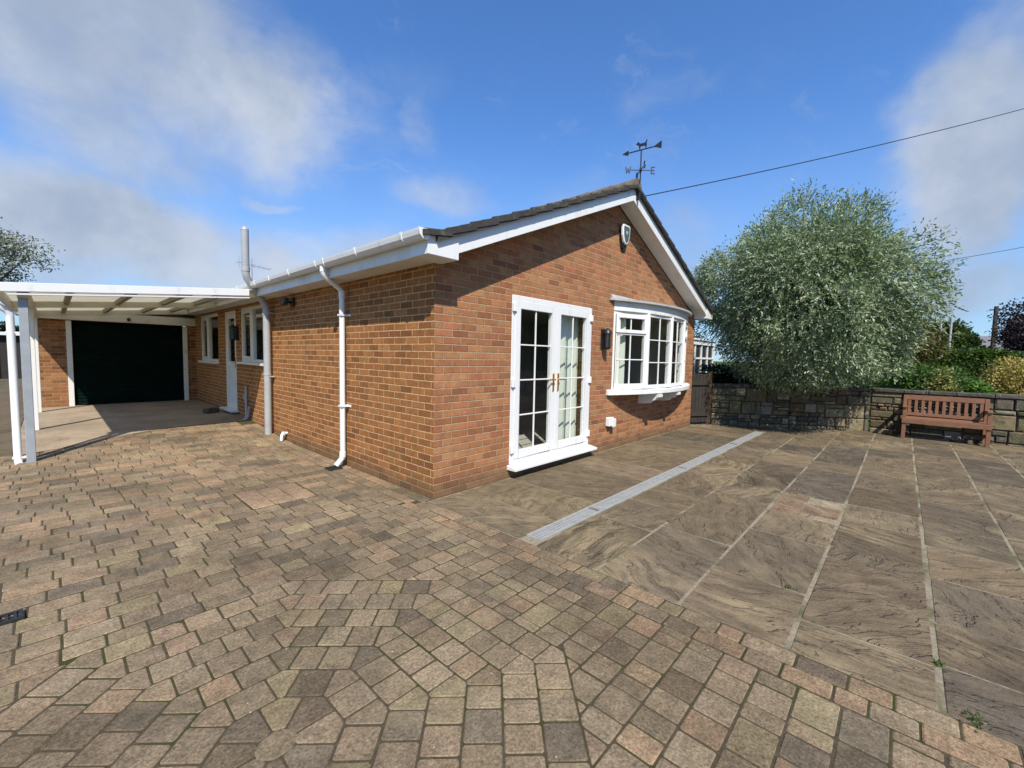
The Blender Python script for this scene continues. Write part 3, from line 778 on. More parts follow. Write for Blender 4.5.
# bow window, four facets
bw = bpy.data.objects.new('bow_window', None); COL.objects.link(bw); bw.parent = house; bw.location = Vector((5, -.2, 0))-house.location
ch = B1-B0; sag = .31; Rb = (ch*ch/4+sag*sag)/(2*sag); thb = math.asin(ch/2/Rb)
bp = [((B0+B1)/2+Rb*math.sin(a), -(Rb*math.cos(a)-(Rb-sag))) for a in [-thb+2*thb*i/4 for i in range(5)]]
for i in range(4):
    A, Bq = Vector((*bp[i], 0)), Vector((*bp[i+1], 0)); ud = (Bq-A); L = ud.length; ud.normalize(); no = Vector((ud.y, -ud.x, 0))
    mb = MB(); frame_rect(mb, A, ud, no, .002, L-.002, BZ0+.02, BZ1-.02, .052, .07, 0); 
    gl = MB()
    if i in (0, 3):
        zt = 1.86
        frame_rect(mb, A, ud, no, .056, L-.056, zt+.025, BZ1-.075, .052, .06, .016)
        bars(mb, A, ud, no, .108, L-.108, zt+.077, BZ1-.127, 2, 1, .017, .02, -.004)
        pane(gl, A, ud, no, .1, L-.1, zt+.07, BZ1-.12, -.016)
        frame_rect(mb, A, ud, no, .054, L-.054, BZ0+.072, zt+.022, .03, .05, -.004)
        bars(mb, A, ud, no, .084, L-.084, BZ0+.1, zt-.008, 2, 2, .017, .02, -.006)
        pane(gl, A, ud, no, .08, L-.08, BZ0+.09, zt, -.02)
    else:
        bars(mb, A, ud, no, .054, L-.054, BZ0+.072, BZ1-.072, 2, 3, .017, .02, -.006)
        pane(gl, A, ud, no, .05, L-.05, BZ0+.07, BZ1-.07, -.02)
    mb.build('window_light', 'white', bw, .003); gl.build('glass_pane', 'glass', bw)
for px, py in bp[1:-1]: mb = MB(); mb.tube([(px, py+.02, BZ0+.02), (px, py+.02, BZ1-.02)], .043, 10); mb.build('corner_post', 'white', bw)
def bow_ring(off, k=16, ext=0.0):
    rr = Rb+off; a0 = thb+ext
    pts = []
    for i in range(k+1):
        a = -a0+2*a0*i/k
        pts.append(((B0+B1)/2+rr*math.sin(a), min(-.001, -(rr*math.cos(a)-(Rb-sag)))))
    return pts
def bow_slab(name, off, z0, z1, mat, ext=0.0, zo=None, xl=None):
    ring = bow_ring(off, 18, ext); base = [(ring[-1][0], .0), (ring[0][0], .0)]
    if xl: ring = [(xl, -.03)]+ring; base = [(ring[-1][0], .0), (xl, 0)]
    p = ring+base
    mb = MB(); zo = z1 if zo is None else zo
    top = [(x, y, zo if y < -.0005 else z1) for x, y in p]
    mb.poly(top); mb.poly([(x, y, z0) for x, y in p][::-1])
    for i in range(len(p)):
        j = (i+1) % len(p); mb.poly([(*p[i], z0), (*p[j], z0), top[j], top[i]])
    return mb.build(name, mat, bw)
bow_slab('window_sill',   .1, .886, .968, 'white', .03, .95)
bow_slab('window_head', .012, BZ1-.021, 2.375, 'white_old', .0)
bow_slab('lead_canopy', .085, 2.376, 2.47, 'lead', .035, 2.41, B0-.1)
bow_slab('inner_board', -.03, .94, .971, 'white', 0)
for xx in (4.45, 5.25):                      # shaped corbels under the sill
    mb = MB(); pr = [(0, .872), (-.4, .872), (-.4, .82), (-.34, .81), (-.31, .76), (-.24, .75), (-.21, .7), (-.02, .68), (0, .68)]
    mb.extrude(pr, (xx, 0, 0), (xx+.11, 0, 0), lambda p: Vector((0, p[0], p[1]))); mb.build('corbel', 'white_old', bw)
curtain(bw, 3.6, 3.9, .02, 1.0, 2.2); curtain(bw, 6.25, 6.52, .02, 1.0, 2.2)
curtain(bw, 3.52, 3.66, -.02, 1.0, 2.2, amp=.015)

# side windows and door
def side_window(y0, y1, z0, z1, split):
    wn = bpy.data.objects.new('window', None); COL.objects.link(wn); wn.parent = house; wn.location = Vector((0, (y0+y1)/2, z0))-house.location
    O, u, nn = (0, 0, 0), (0, -1, 0), (-1, 0, 0); a, b = -y1, -y0
    mb = MB(); frame_rect(mb, O, u, nn, a, b, z0, z1, .06, .07, -.02); m_ = a+(b-a)*split
    mb.hexa([(.02, -m_-.035, z0+.06), (.09, -m_-.035, z0+.06), (.09, -m_+.035, z0+.06), (.02, -m_+.035, z0+.06), (.02, -m_-.035, z1-.06), (.09, -m_-.035, z1-.06), (.09, -m_+.035, z1-.06), (.02, -m_+.035, z1-.06)])
    mb.build('window_frame', 'white', wn, .003)
    mb = MB(); frame_rect(mb, O, u, nn, a+.062, m_-.037, z0+.062, z1-.062, .05, .05, -.01); mb.build('casement', 'white', wn, .003)
    mb = MB(); pane(mb, O, u, nn, a+.1, m_-.08, z0+.1, z1-.1, -.04); pane(mb, O, u, nn, m_+.03, b-.05, z0+.05, z1-.05, -.05); mb.build('glass_pane', 'glass', wn)
    mb = MB(); mb.box(-.06, .09, y0-.06, y1+.06, z0-.045, z0-.001); mb.build('window_sill', 'white', wn, .004)
    return wn
side_window(*S1, .42); side_window(*S2, .4)
mb = MB(); mb.box(.3, .32, 8.05, 9.65, 1.2, 2.3); 
sd = bpy.data.objects.new('side_door', None); COL.objects.link(sd); sd.parent = house; sd.location = Vector((0, 7, .2))-house.location
O, u, nn = (0, 0, 0), (0, -1, 0), (-1, 0, 0); a, b = -SD[1], -SD[0]
mb = MB(); frame_rect(mb, O, u, nn, a, b, SD[2], SD[3], .06, .07, -.004); mb.build('door_frame', 'white', sd, .003)
mb = MB(); frame_rect(mb, O, u, nn, a+.062, b-.062, SD[2]+.05, SD[3]-.062, .085, .05, -.014)
P3 = lambda y0, y1, z0, z1, x0, x1: mb.box(x0, x1, y0, y1, z0, z1)
P3(SD[0]+.145, SD[1]-.145, 1.14, 1.24, .016, .06); P3(SD[0]+.145, SD[1]-.145, SD[2]+.135, 1.14, .03, .06)
P3(SD[0]+.2, SD[1]-.2, SD[2]+.2, .68, .02, .03); P3(SD[0]+.2, SD[1]-.2, .74, 1.08, .02, .03)
mb.build('door_leaf', 'white', sd, .004)
mb = MB(); pane(mb, O, u, nn, a+.14, b-.14, 1.23, SD[3]-.14, -.035); mb.build('glass_pane', 'glass', sd)
mb = MB(); mb.box(.003, .02, SD[0]+.09, SD[0]+.12, 1.12, 1.32); mb.tube([(.003, SD[0]+.105, 1.24), (-.04, SD[0]+.105, 1.24), (-.042, SD[0]+.22, 1.24)], .01, 8); mb.build('handle', 'brass', sd)
mb = MB(); mb.box(-.13, .08, SD[0]-.06, SD[1]+.06, .2, SD[2]-.001); mb.build('door_sill', 'white', sd, .004)

# fixtures on the walls
ab = thing('alarm_box', 'white and dark shield-shaped burglar alarm box high on the brick gable', 'alarm box', (3.66, 0, 3.43))
shp = [(-.11, .12), (-.085, .145), (.085, .145), (.11, .12), (.1, -.03), (.06, -.13), (.0, -.165), (-.06, -.13), (-.1, -.03)]
mb = MB(); fr = lambda p: Vector((p[0], 0, p[1]))
mb.extrude([(p[0]*1.12, p[1]) for p in shp], (3.66, -.085, 3.43), (3.66, -.046, 3.43), fr); mb.build('housing', 'white', ab, .012, seg=3)
mb = MB(); mb.extrude([(p[0]*.8, p[1]-.06) for p in shp], (3.66, -.045, 3.43), (3.66, -.001, 3.43), fr); mb.build('back_box', 'dark_plastic', ab)
MAT['alarm_face'] = plain('alarm_face', (.06, .1, .085), .3, 0, .1, 5)
mb = MB(); mb.extrude([(p[0]*.8, p[1]*.8) for p in shp], (3.66, -.091, 3.43), (3.66, -.085, 3.43), fr); mb.build('front_panel', 'alarm_face', ab)
mb = MB(); mb.extrude([(.03*math.cos(k*math.pi/4), .03*math.sin(k*math.pi/4)) for k in range(8)], (3.66, -.094, 3.45), (3.66, -.091, 3.45), fr); mb.build('emblem', 'lead', ab)
def lantern(name, label, loc, ax):
    t = thing(name, label, 'wall light', loc)
    L = Vector(loc)
    mb = MB(); n = Vector((0, -1, 0)) if ax == 'x' else Vector((-1, 0, 0)); s = Vector((1, 0, 0)) if ax == 'x' else Vector((0, 1, 0))
    B_ = lambda a, b, c, d, e, f: mb.hexa([L+s*x+n*y+Vector((0, 0, z)) for z in (e, f) for x, y in ((a, c), (b, c), (b, d), (a, d))])
    B_(-.05, .05, 0, .025, -.14, .16); mb.build('back_plate', 'black', t, .004)
    mb = MB(); mb.tube([L+n*.09+Vector((0, 0, z)) for z in (-.15, -.12)], [.035, .06], 10); mb.tube([L+n*.09+Vector((0, 0, z)) for z in (.09, .13, .17)], [.068, .06, .015], 10)
    mb.bar(L+Vector((0, 0, .12)), L+n*.09+Vector((0, 0, .12)), .02, .02)
    for k in range(6): q = Vector((.056*math.cos(k*1.047), .056*math.sin(k*1.047), 0)); mb.bar(L+n*.09+q+Vector((0, 0, -.13)), L+n*.09+q+Vector((0, 0, .1)), .008, .008)
    mb.build('cage', 'black', t)
    MAT.setdefault('smoked', plain('smoked_glass', (.03, .03, .03), .15, 0, .05, 5))
    mb = MB(); mb.tube([L+n*.09+Vector((0, 0, -.12)), L+n*.09+Vector((0, 0, .09))], .048, 12); mb.build('lamp_glass', 'smoked', t)
lantern('wall_lantern', 'black wall lantern between the french doors and the bow window', (3.17, -.001, 1.75), 'x')
lantern('wall_lantern', 'black wall lantern between the white side door and kitchen window', (-.001, 6.5, 1.82), 'y')
mbx = thing('outdoor_socket', 'small white outdoor socket box low on the brickwork under the bow window', 'socket', (3.42, 0, .47))
mb = MB(); mb.box(3.35, 3.49, -.075, -.001, .39, .53); mb.build('housing', 'white', mbx, .01, seg=3)
mb = MB(); mb.box(3.42, 3.525, -.095, -.077, .375, .51); mb.build('cover', 'white', mbx, .008)
fl = thing('floodlight', 'dark floodlight tucked under the eaves beside the grey vent pipe', 'floodlight', (-.06, 3.6, 2.2))
mb = MB(); mb.box(-.03, -.002, 3.52, 3.66, 2.17, 2.3); mb.bar((-.02, 3.6, 2.22), (-.12, 3.6, 2.25), .03, .03); mb.build('bracket', 'black', fl)
mb = MB(); mb.hexa([(-.17, 3.53, 2.18), (-.1, 3.53, 2.18), (-.1, 3.69, 2.18), (-.17, 3.69, 2.18), (-.14, 3.53, 2.29), (-.08, 3.53, 2.29), (-.08, 3.69, 2.29), (-.14, 3.69, 2.29)]); mb.build('lamp_head', 'dark_plastic', fl, .006)

# weather vane
VX, VY = 3.6, -.31
wv = thing('weather_vane', 'black weather vane with a little dog above compass letters on the gable peak', 'weather vane', (VX, VY, 4.1))
Rh = Vector((math.sin(YAW), -math.cos(YAW), 0)); Fh = Vector((math.cos(YAW), math.sin(YAW), 0))
mb = MB(); mb.tube([(VX, VY, 3.9), (VX, VY, 4.64)], .010, 8); mb.box(VX-.02, VX+.02, VY-.005, VY+.06, 3.9, 4.08); mb.tube([(VX, VY, 4.31), (VX, VY, 4.35)], .02, 8); mb.build('rod', 'black', wv)
mb = MB(); zc = 4.33; C0 = Vector((VX, VY, zc))
mb.bar(C0-Rh*.15, C0+Rh*.15, .010, .010); mb.bar(C0-Fh*.15, C0+Fh*.15, .01, .01); mb.build('compass_arms', 'black', wv)
LET = {'W': [((-.5, 1), (-.25, 0)), ((-.25, 0), (0, .7)), ((0, .7), (.25, 0)), ((.25, 0), (.5, 1))], 'E': [((-.35, 0), (-.35, 1)), ((-.35, 1), (.35, 1)), ((-.35, .5), (.25, .5)), ((-.35, 0), (.35, 0))],
       'N': [((-.4, 0), (-.4, 1)), ((-.4, 1), (.4, 0)), ((.4, 0), (.4, 1))], 'S': [((.35, .9), (-.05, 1)), ((-.05, 1), (-.35, .75)), ((-.35, .75), (.35, .3)), ((.35, .3), (.05, 0)), ((.05, 0), (-.35, .1))]}
for k, dirv, pl in (('W', -Rh, Rh), ('E', Rh, Rh), ('N', Fh, Fh), ('S', -Fh, -Fh)):
    mb = MB(); h = .095; Cc = C0+dirv*.19+Vector((0, 0, -h/2))
    for a, b in LET[k]: mb.bar(Cc+pl*a[0]*h*.8+Vector((0, 0, a[1]*h)), Cc+pl*b[0]*h*.8+Vector((0, 0, b[1]*h)), .013, .014, tuple(Vector((0, 0, 1)).cross(pl)))
    mb.build('compass_letter', 'black', wv)
ad = (-Rh*.82+Fh*.57).normalized(); A0v = Vector((VX, VY, 4.63)); az = Vector((0, 0, 1)); an = ad.cross(az)
mb = MB(); mb.bar(A0v-ad*.22, A0v+ad*.22, .012, .014)
def plate(mb, pts, base, dx, t=.008): 
    mb.extrude(pts, base-an*t/2, base+an*t/2, lambda p: dx*p[0]+az*p[1])
plate(mb, [(.2, .04), (.3, 0), (.2, -.04)], A0v, ad); plate(mb, [(-.18, 0), (-.3, .06), (-.3, -.05)], A0v, ad); mb.build('arrow', 'black', wv)
dog = [(-.1, .0), (-.085, .0), (-.08, .05), (-.03, .055), (.02, .055), (.03, .0), (.045, .0), (.055, .06), (.07, .09), (.1, .1), (.115, .115), (.112, .13), (.085, .14), (.08, .17), (.065, .15), (.05, .145), (.035, .115), (-.06, .11), (-.085, .125), (-.11, .175), (-.12, .165), (-.105, .1), (-.11, .05)]
mb = MB(); mb.v = []; 
A1 = A0v+Vector((0, 0, .015))
def tri_plate(name, pts, base, dx, t, mat, parent):
    bm = bmesh.new(); vs = [bm.verts.new(base-an*t/2+dx*p[0]+az*p[1]) for p in pts]; f = bm.faces.new(vs)
    r = bmesh.ops.extrude_face_region(bm, geom=[f]); bmesh.ops.translate(bm, vec=an*t, verts=[e for e in r['geom'] if isinstance(e, bmesh.types.BMVert)])
    bmesh.ops.recalc_face_normals(bm, faces=bm.faces); bmesh.ops.triangulate(bm, faces=bm.faces)
    me = bpy.data.meshes.new(name); bm.to_mesh(me); bm.free(); me.materials.append(MAT[mat]); o = bpy.data.objects.new(name, me); COL.objects.link(o); put(o, parent); return o
tri_plate('dog_figure', [(p[0]*.72, p[1]*.7) for p in dog], A1, ad, .012, 'black', wv)

# tv aerial behind the ridge
ta = thing('tv_aerial', 'thin rooftop television aerial showing above the far end of the eaves', 'aerial', (1.1, 9.4, 3.1))
mb = MB(); mb.tube([(1.1, 9.4, 3.0), (1.1, 9.4, 3.9)], .011, 8); mb.build('mast', 'galv', ta)
mb = MB(); mb.tube([(.75, 9.3, 3.75), (1.6, 9.52, 3.7)], .006, 6)
for i in range(6):
    c_ = Vector((.8+.14*i, 9.31+.035*i, 3.75-.007*i)); mb.tube([c_+Vector((-.05, .2, 0)), c_-Vector((-.05, .2, 0))], .004, 5)
mb.tube([(.78, 9.31, 3.9), (.78, 9.31, 3.6)], .005, 5)
mb.build('boom', 'galv', ta)

# ------------------------------------------------------------------ garage
gar = thing('garage', 'brick garage with dark green roller door at the end of the carport', 'garage', (-1.3, 10.3, .15))
GY = 10.25
mb = MB()
def wq(x0, x1, z0, z1, y=GY): mb.poly([(x0, y, z0), (x1, y, z0), (x1, y, z1), (x0, y, z1)], None, [(x0, z0), (x1, z0), (x1, z1), (x0, z1)])
wq(-2.77, -2.345, 0, 2.3); wq(-.175, -.001, 0, 2.3); wq(-2.345, -.175, 2.07, 2.3)
mb.poly([(-2.77, 15.5, 0), (-2.77, GY, 0), (-2.77, GY, 2.3), (-2.77, 15.5, 2.3)], None, [(0, 0), (5, 0), (5, 2.3), (0, 2.3)])
mb.poly([(-2.345, GY, 0), (-2.345, GY+.2, 0), (-2.345, GY+.2, 2.1), (-2.345, GY, 2.1)], None, [(0, 0), (.2, 0), (.2, 2), (0, 2)])
mb.poly([(-.175, GY+.2, 0), (-.175, GY, 0), (-.175, GY, 2.1), (-.175, GY+.2, 2.1)], None, [(0, 0), (.2, 0), (.2, 2), (0, 2)])
mb.poly([(0, 15.5, 0), (-2.77, 15.5, 0), (-2.77, 15.5, 2.3), (0, 15.5, 2.3)], None, [(0, 0), (3, 0), (3, 2.3), (0, 2.3)])
mb.build('brick_wall', 'brick_garage', gar)
mb = MB(); mb.box(-2.343, -2.255, GY-.02, GY+.1, .1, 2.06); mb.build('door_jamb', 'white_old', gar, .004); mb = MB(); mb.box(-.265, -.177, GY-.02, GY+.1, .1, 2.06); mb.build('door_jamb', 'white_old', gar, .004)
mb = MB(); z = .14
while z < 2.06:
    rows = [[(x, GY+.06-.011*math.sin(math.pi*t), z+.0765*t) for x in (-2.256, -.264)] for t in [i/6 for i in range(7)]]
    mb.grid(rows, sm=True); z += .0765
mb.box(-2.27, -.25, GY+.075, GY+.085, .1, 2.1)
rd = mb.build('roller_door', 'green_door', gar)
mb = MB(); mb.box(-2.77, .0, GY-.045, GY-.004, 2.08, 2.275); mb.build('fascia_board', 'white_old', gar, .004)
mb = MB(); mb.box(-2.85, -.002, GY-.02, 15.6, 2.3, 2.36); mb.build('flat_roof', 'tile', gar)
cc = thing('security_camera', 'small dark camera on the white board above the garage door', 'camera', (-1.3, GY-.05, 2.15))
mb = MB(); mb.tube([(-1.3, GY-.045, 2.16), (-1.3, GY-.075, 2.16)], .035, 12); mb.build('camera_base', 'black', cc)
mb = MB(); mb.tube([(-1.3, GY-.075, 2.15), (-1.3, GY-.11, 2.14), (-1.3, GY-.125, 2.135)], [.035, .03, .012], 12); mb.build('lens_dome', 'smoked', cc)

# ------------------------------------------------------------------ carport
cp = thing('carport', 'white lean-to carport with translucent roof on slim posts before the garage', 'carport', (-1.6, 7, 0))
CX0, CX1 = -2.97, -.285; CZ0, CZ1 = 2.2, 2.458
cz = lambda x: CZ0+(CZ1-CZ0)*(x-CX0)/(CX1-CX0)
def beam(mb, y0, y1, lo, hi, x0=CX0, x1=CX1):
    mb.hexa([(x0, y0, cz(x0)+lo), (x1, y0, cz(x1)+lo), (x1, y1, cz(x1)+lo), (x0, y1, cz(x0)+lo), (x0, y0, cz(x0)+hi), (x1, y0, cz(x1)+hi), (x1, y1, cz(x1)+hi), (x0, y1, cz(x0)+hi)])
mb = MB(); beam(mb, 4.27, 4.33, -.105, 0.0, CX0, -.41); beam(mb, 4.285, 4.335, -.145, -.118, -2.9, -.4); mb.build('front_beam', 'white', cp, .004)
for yy in (6.9, 9.45):
    mb = MB(); beam(mb, yy-.025, yy+.025, -.13, -.03); mb.build('rafter', 'cream', cp, .003)
for xx in (-2.38, -1.75, -1.12, -.62):
    z_ = cz(xx)
    for ya, yb in ((4.34, 6.874), (6.926, 9.424), (9.476, 10.18)): mb = MB(); mb.box(xx-.03, xx+.03, ya, yb, z_-.085, z_-.014); mb.build('purlin', 'purlin', cp)
mb = MB(); beam(mb, 4.335, 10.2, -.008, .002); mb.build('roof_sheet', 'sheet', cp)
mb = MB(); mb.box(-2.83, -2.74, 4.34, 10.15, 2.05, 2.2); mb.build('side_beam', 'cream', cp)
for yy, m_ in ((4.42, 'grey_post'), (6.6, 'white'), (9.3, 'white')):
    mb = MB(); z0 = H(-2.78, yy)-.01; mb.box(-2.825, -2.745, yy-.04, yy+.04, z0, 2.06); mb.build('post', m_, cp, .005)
    if m_ == 'grey_post': cp.children[-1]['label'] = 'grey front post'
mb = MB(); prof = [(-.001, .0), (-.03, -.01), (-.075, -.008), (-.1, .03), (-.105, .08), (-.097, .08), (-.09, .03), (-.07, .002), (-.03, 0), (-.008, .01), (-.008, .08), (-.001, .08)]
mb.extrude(prof[::-1], (CX0, 4.26, 2.112), (CX0, 10.2, 2.112), lambda p: Vector((p[0], 0, p[1]))); mb.build('gutter', 'white', cp)
mb = MB(); mb.tube([(-3.03, 4.42, 2.12), (-3.03, 4.42, 2.03), (-3.0, 4.42, 1.95), (-2.93, 4.44, 1.9), (-2.895, 4.45, 1.86), (-2.895, 4.45, 1.8), (-2.895, 4.45, .1), (-2.89, 4.42, .06), (-2.88, 4.36, .03)], .036, 14)
dpc = mb.build('downpipe', 'white', cp)
for z in (1.86, 1.62, .1): mb = MB(); mb.box(-2.94, -2.826, 4.43, 4.475, z, z+.022); mb.build('pipe_clip', 'white', dpc)

# ------------------------------------------------------------------ small things on the ground
def grate(name, label, cx, cy, w, h, z, rot=0):
    t = thing(name, label, 'drain', (cx, cy, z)); mb = MB()
    c, s = math.cos(rot), math.sin(rot); T = lambda x, y, zz: (cx+c*x-s*y, cy+s*x+c*y, z+zz)
    def B_(a, b, d, e, f, g): mb.hexa([T(x, y, zz) for zz in (f, g) for x, y in ((a, d), (b, d), (b, e), (a, e))])
    B_(-w/2, w/2, -h/2, -h/2+.015, -.01, .012); B_(-w/2, w/2, h/2-.015, h/2, -.01, .012); B_(-w/2, -w/2+.015, -h/2+.015, h/2-.015, -.01, .012); B_(w/2-.015, w/2, -h/2+.015, h/2-.015, -.01, .012)
    mb.build('grate_rim', 'dark_plastic', t); mb = MB(); n = int(w/.028)
    for i in range(1, n): x = -w/2+w*i/n; B_(x-.006, x+.006, -h/2+.016, h/2-.016, -.006, .009)
    B_(-w/2+.016, w/2-.016, -.006, .006, -.008, .006); mb.build('grate_bars', 'dark_plastic', t)
    mb = MB(); B_(-w/2+.01, w/2-.01, -h/2+.01, h/2-.01, -.02, -.0075); mb.build('gully_pit', 'black', t)
grate('gully_grate', 'black gully grate set in the block paving at the left edge', -2.8, .03, .15, .11, .004, .05)
grate('gully_grate', 'black gully grate below the white downpipe shoe', -.2, 1.8, .16, .16, .006)
lb = thing('loose_brick', 'dark brown loose brick lying on the shaded concrete near the side door', 'brick', (-.34, 7.2, .15))
mb = MB(); z = H(-.34, 7.2)+.005
c, s = math.cos(.5), math.sin(.5); T = lambda x, y, zz: (-.34+c*x-s*y, 7.2+s*x+c*y, z+zz)
mb.hexa([T(x, y, zz) for zz in (0, .1) for x, y in ((-.13, -.075), (.13, -.075), (.13, .075), (-.13, .075))]); mb.build('clay_block', 'brown_wood', lb, .012, seg=3)
mb = MB(); mb.hexa([T(x, y, zz) for zz in (.1, .103) for x, y in ((-.07, -.03), (.07, -.03), (.07, .03), (-.07, .03))]); mb.build('frog', 'black', lb)

# ------------------------------------------------------------------ foliage
def leaves(name, pos, dirs, length, width, cols, mat, parent=None, rng=None, updown=0.0):
    rng = rng or np.random.default_rng(3); N = len(pos); d = dirs/np.linalg.norm(dirs, axis=1, keepdims=True)
    rv = rng.normal(size=(N, 3)); s = np.cross(d, rv); s /= np.linalg.norm(s, axis=1, keepdims=True)+1e-9
    L = (length*rng.uniform(.65, 1.25, N))[:, None]; Wd = (width*rng.uniform(.7, 1.25, N))[:, None]
    nrm = np.cross(d, s)
    v = np.empty((N, 4, 3)); v[:, 0] = pos; v[:, 1] = pos+d*L*.5+s*Wd*.5+nrm*Wd*.18; v[:, 2] = pos+d*L; v[:, 3] = pos+d*L*.5-s*Wd*.5+nrm*Wd*.18
    me = bpy.data.meshes.new(name); me.vertices.add(4*N); me.vertices.foreach_set('co', v.reshape(-1).astype(np.float32))
    me.loops.add(4*N); me.loops.foreach_set('vertex_index', np.arange(4*N, dtype=np.int32)); me.polygons.add(N)
    me.polygons.foreach_set('loop_start', np.arange(0, 4*N, 4, dtype=np.int32)); me.update(calc_edges=True)
    ca = me.color_attributes.new('Col', 'FLOAT_COLOR', 'CORNER'); cc_ = np.ones((N, 4, 4), np.float32); cc_[:, :, :3] = cols[:, None, :]
    ca.data.foreach_set('color', cc_.reshape(-1)); me.materials.append(MAT[mat])
    o = bpy.data.objects.new(name, me); COL.objects.link(o)
    if parent is not None: put(o, parent)
    return o
def leafcols(rng, N, palette, var=.2):
    p = np.array(palette); i = rng.integers(0, len(p), N); return np.clip(p[i]*(1+rng.normal(0, var, (N, 1))), .004, .9)
def crown_pts(rng, blobs, n, shell=.45):
    vol = np.array([b[1][0]*b[1][1]*b[1][2] for b in blobs])**.67; pick = rng.choice(len(blobs), n, p=vol/vol.sum())
    c = np.array([b[0] for b in blobs])[pick]; r = np.array([b[1] for b in blobs])[pick]
    d = rng.normal(size=(n, 3)); d /= np.linalg.norm(d, axis=1, keepdims=True)
    rr = 1-shell*rng.random(n)**1.5
    rr *= 1+.12*rng.normal(size=n)
    return c+d*r*rr[:, None], d
def limb_mesh(base, tops, r0, seed, h):
    rr = random.Random(seed); mb = MB(); b = Vector(base); t = b+Vector((rr.uniform(-.1, .1), rr.uniform(-.1, .1), h))
    mb.tube([b-Vector((0, 0, .1)), b+(t-b)*.5+Vector((rr.uniform(-.05, .05), 0, 0)), t], [r0*1.25, r0, r0*.8], 10)
    for q in tops:
        q = Vector(q); m1 = t.lerp(q, .45)+Vector((rr.uniform(-.2, .2), rr.uniform(-.2, .2), rr.uniform(0, .25)))
        mb.tube([t-Vector((0, 0, .1)), m1, q], [r0*.5, r0*.32, r0*.1], 7)
    return mb
def bush(name, label, cat, base, ext, nb, n, ll, lw, pal, seed, mat='leaf', trunk_h=.5, tr=.06, group=None, top_bias=0, kindname='crown', shell=.45, var=.2, blobr=(.3, .5)):
    rng = np.random.default_rng(seed); b = np.array(base, float); e = np.array(ext, float)
    t = thing(name, label, cat, tuple(b), group)
    blobs = []
    for _ in range(nb):
        d = rng.normal(size=3); d /= np.linalg.norm(d); rr = rng.random()**.4
        k = rng.uniform(*blobr)
        cpos = b+np.array([0, 0, trunk_h+e[2]])+d*e*rr*(1-k*.8)
        blobs.append((cpos, e*k*np.array([1, 1, .85])))
    pos, d = crown_pts(rng, blobs, n, shell)
    pos[:, 2] = np.maximum(pos[:, 2], b[2]+.02)
    dirs = d*.8+rng.normal(size=(n, 3))*.7+np.array([0, 0, -.15])
    leaves(kindname, pos, dirs, ll, lw, leafcols(rng, n, pal, var), mat, t, rng)
    limb_mesh(b, [bb[0] for bb in blobs[:9]], tr, seed, max(.15, trunk_h)).build('trunk', 'bark', t)
    return t

# silver pear by the stone wall
rng = np.random.default_rng(21)
TB = Vector((9.55, -1.75, -.05))
pear = thing('silver_pear_tree', 'large rounded silver-leaved tree spilling over the stone wall by the patio', 'tree', tuple(TB))
Rn = np.array(Rh); Fn = np.array(Fh); Zn = np.array((0, 0, 1.0))
cc0 = np.array((8.87, -1.66, 2.9)); ex = np.array((1.95, 2.0, 1.5))
blobs = []
gold = (1+5**.5)/2
nb = 50
for i in range(nb):
    zf = 1-2*(i+.5)/nb; th = 2*math.pi*i/gold; rxy = math.sqrt(1-zf*zf)
    d = np.array([rxy*math.cos(th), rxy*math.sin(th), zf])+rng.normal(size=3)*.1
    k = rng.uniform(.66, 1.04)
    loc = d*ex*k
    blobs.append((cc0+Rn*loc[0]+Fn*loc[1]+Zn*loc[2], rng.uniform(.4, .66), d))
for i in range(34):
    d = rng.normal(size=3); d /= np.linalg.norm(d); loc = d*ex*rng.uniform(.1, .55)
    blobs.append((cc0+Rn*loc[0]+Fn*loc[1]+Zn*loc[2], rng.uniform(.5, .8), d))
# fringe that hangs over the wall towards the patio
for lx, lz, f_ in ((-1.5, -1.15, -1.2), (-1.0, -1.4, -1.3), (-.4, -1.6, -1.35), (.15, -1.65, -1.3), (.6, -1.6, -1.25), (1.05, -1.5, -1.1), (-1.9, -.7, -.9), (1.5, -1.35, -.8), (1.9, -1.1, -.4), (-2.2, -.3, -.6), (-1.7, -1.3, -.2), (.9, -1.6, -.2), (-.6, -1.65, -.4)):
    blobs.append((cc0+Rn*lx+Zn*lz+Fn*f_, rng.uniform(.38, .55), np.array((lx*.2, -.6, -.5))))
P_, D_, C_ = [], [], []
tw = MB()
pal = np.array([(.23, .29, .165), (.29, .35, .22), (.18, .245, .13), (.36, .42, .29), (.13, .185, .09)])
for c_, r_, dl in blobs:
    nt_ = int(215*r_/.5)
    outw = c_-cc0; ow = outw/(np.linalg.norm(outw)+1e-6)
    for _ in range(nt_):
        d = rng.normal(size=3); d /= np.linalg.norm(d); d = d+ow*.55
        st = c_+d/np.linalg.norm(d)*r_*rng.uniform(.55, 1.0)
        upn = ow[2]
        g = d*.8+ow*.7+np.array((0, 0, .75 if upn > .35 and rng.random() < .75 else -.25))+rng.normal(size=3)*.35
        g /= np.linalg.norm(g); ln = rng.uniform(.2, .46)*(1.35 if upn > .45 else 1)
        nl = rng.integers(9, 15); t = np.linspace(.1, 1, nl)
        droop = -.2 if upn < .4 else -.05
        pts = st+g*ln*t[:, None]+np.array((0, 0, droop))*ln*(t**2)[:, None]
        P_.append(pts); gg = g+np.array((0, 0, 2*droop))*t[:, None]
        D_.append(gg*.9+rng.normal(size=(nl, 3))*.62)
        C_.append(np.clip(pal[rng.integers(0, len(pal))]*(1+rng.normal(0, .16, (nl, 1))), .02, .6))
P_, D_, C_ = np.concatenate(P_), np.concatenate(D_), np.concatenate(C_)
q_ = P_-cc0; ex_ = q_@Rn; ey_ = q_@Fn; ez_ = q_[:, 2]
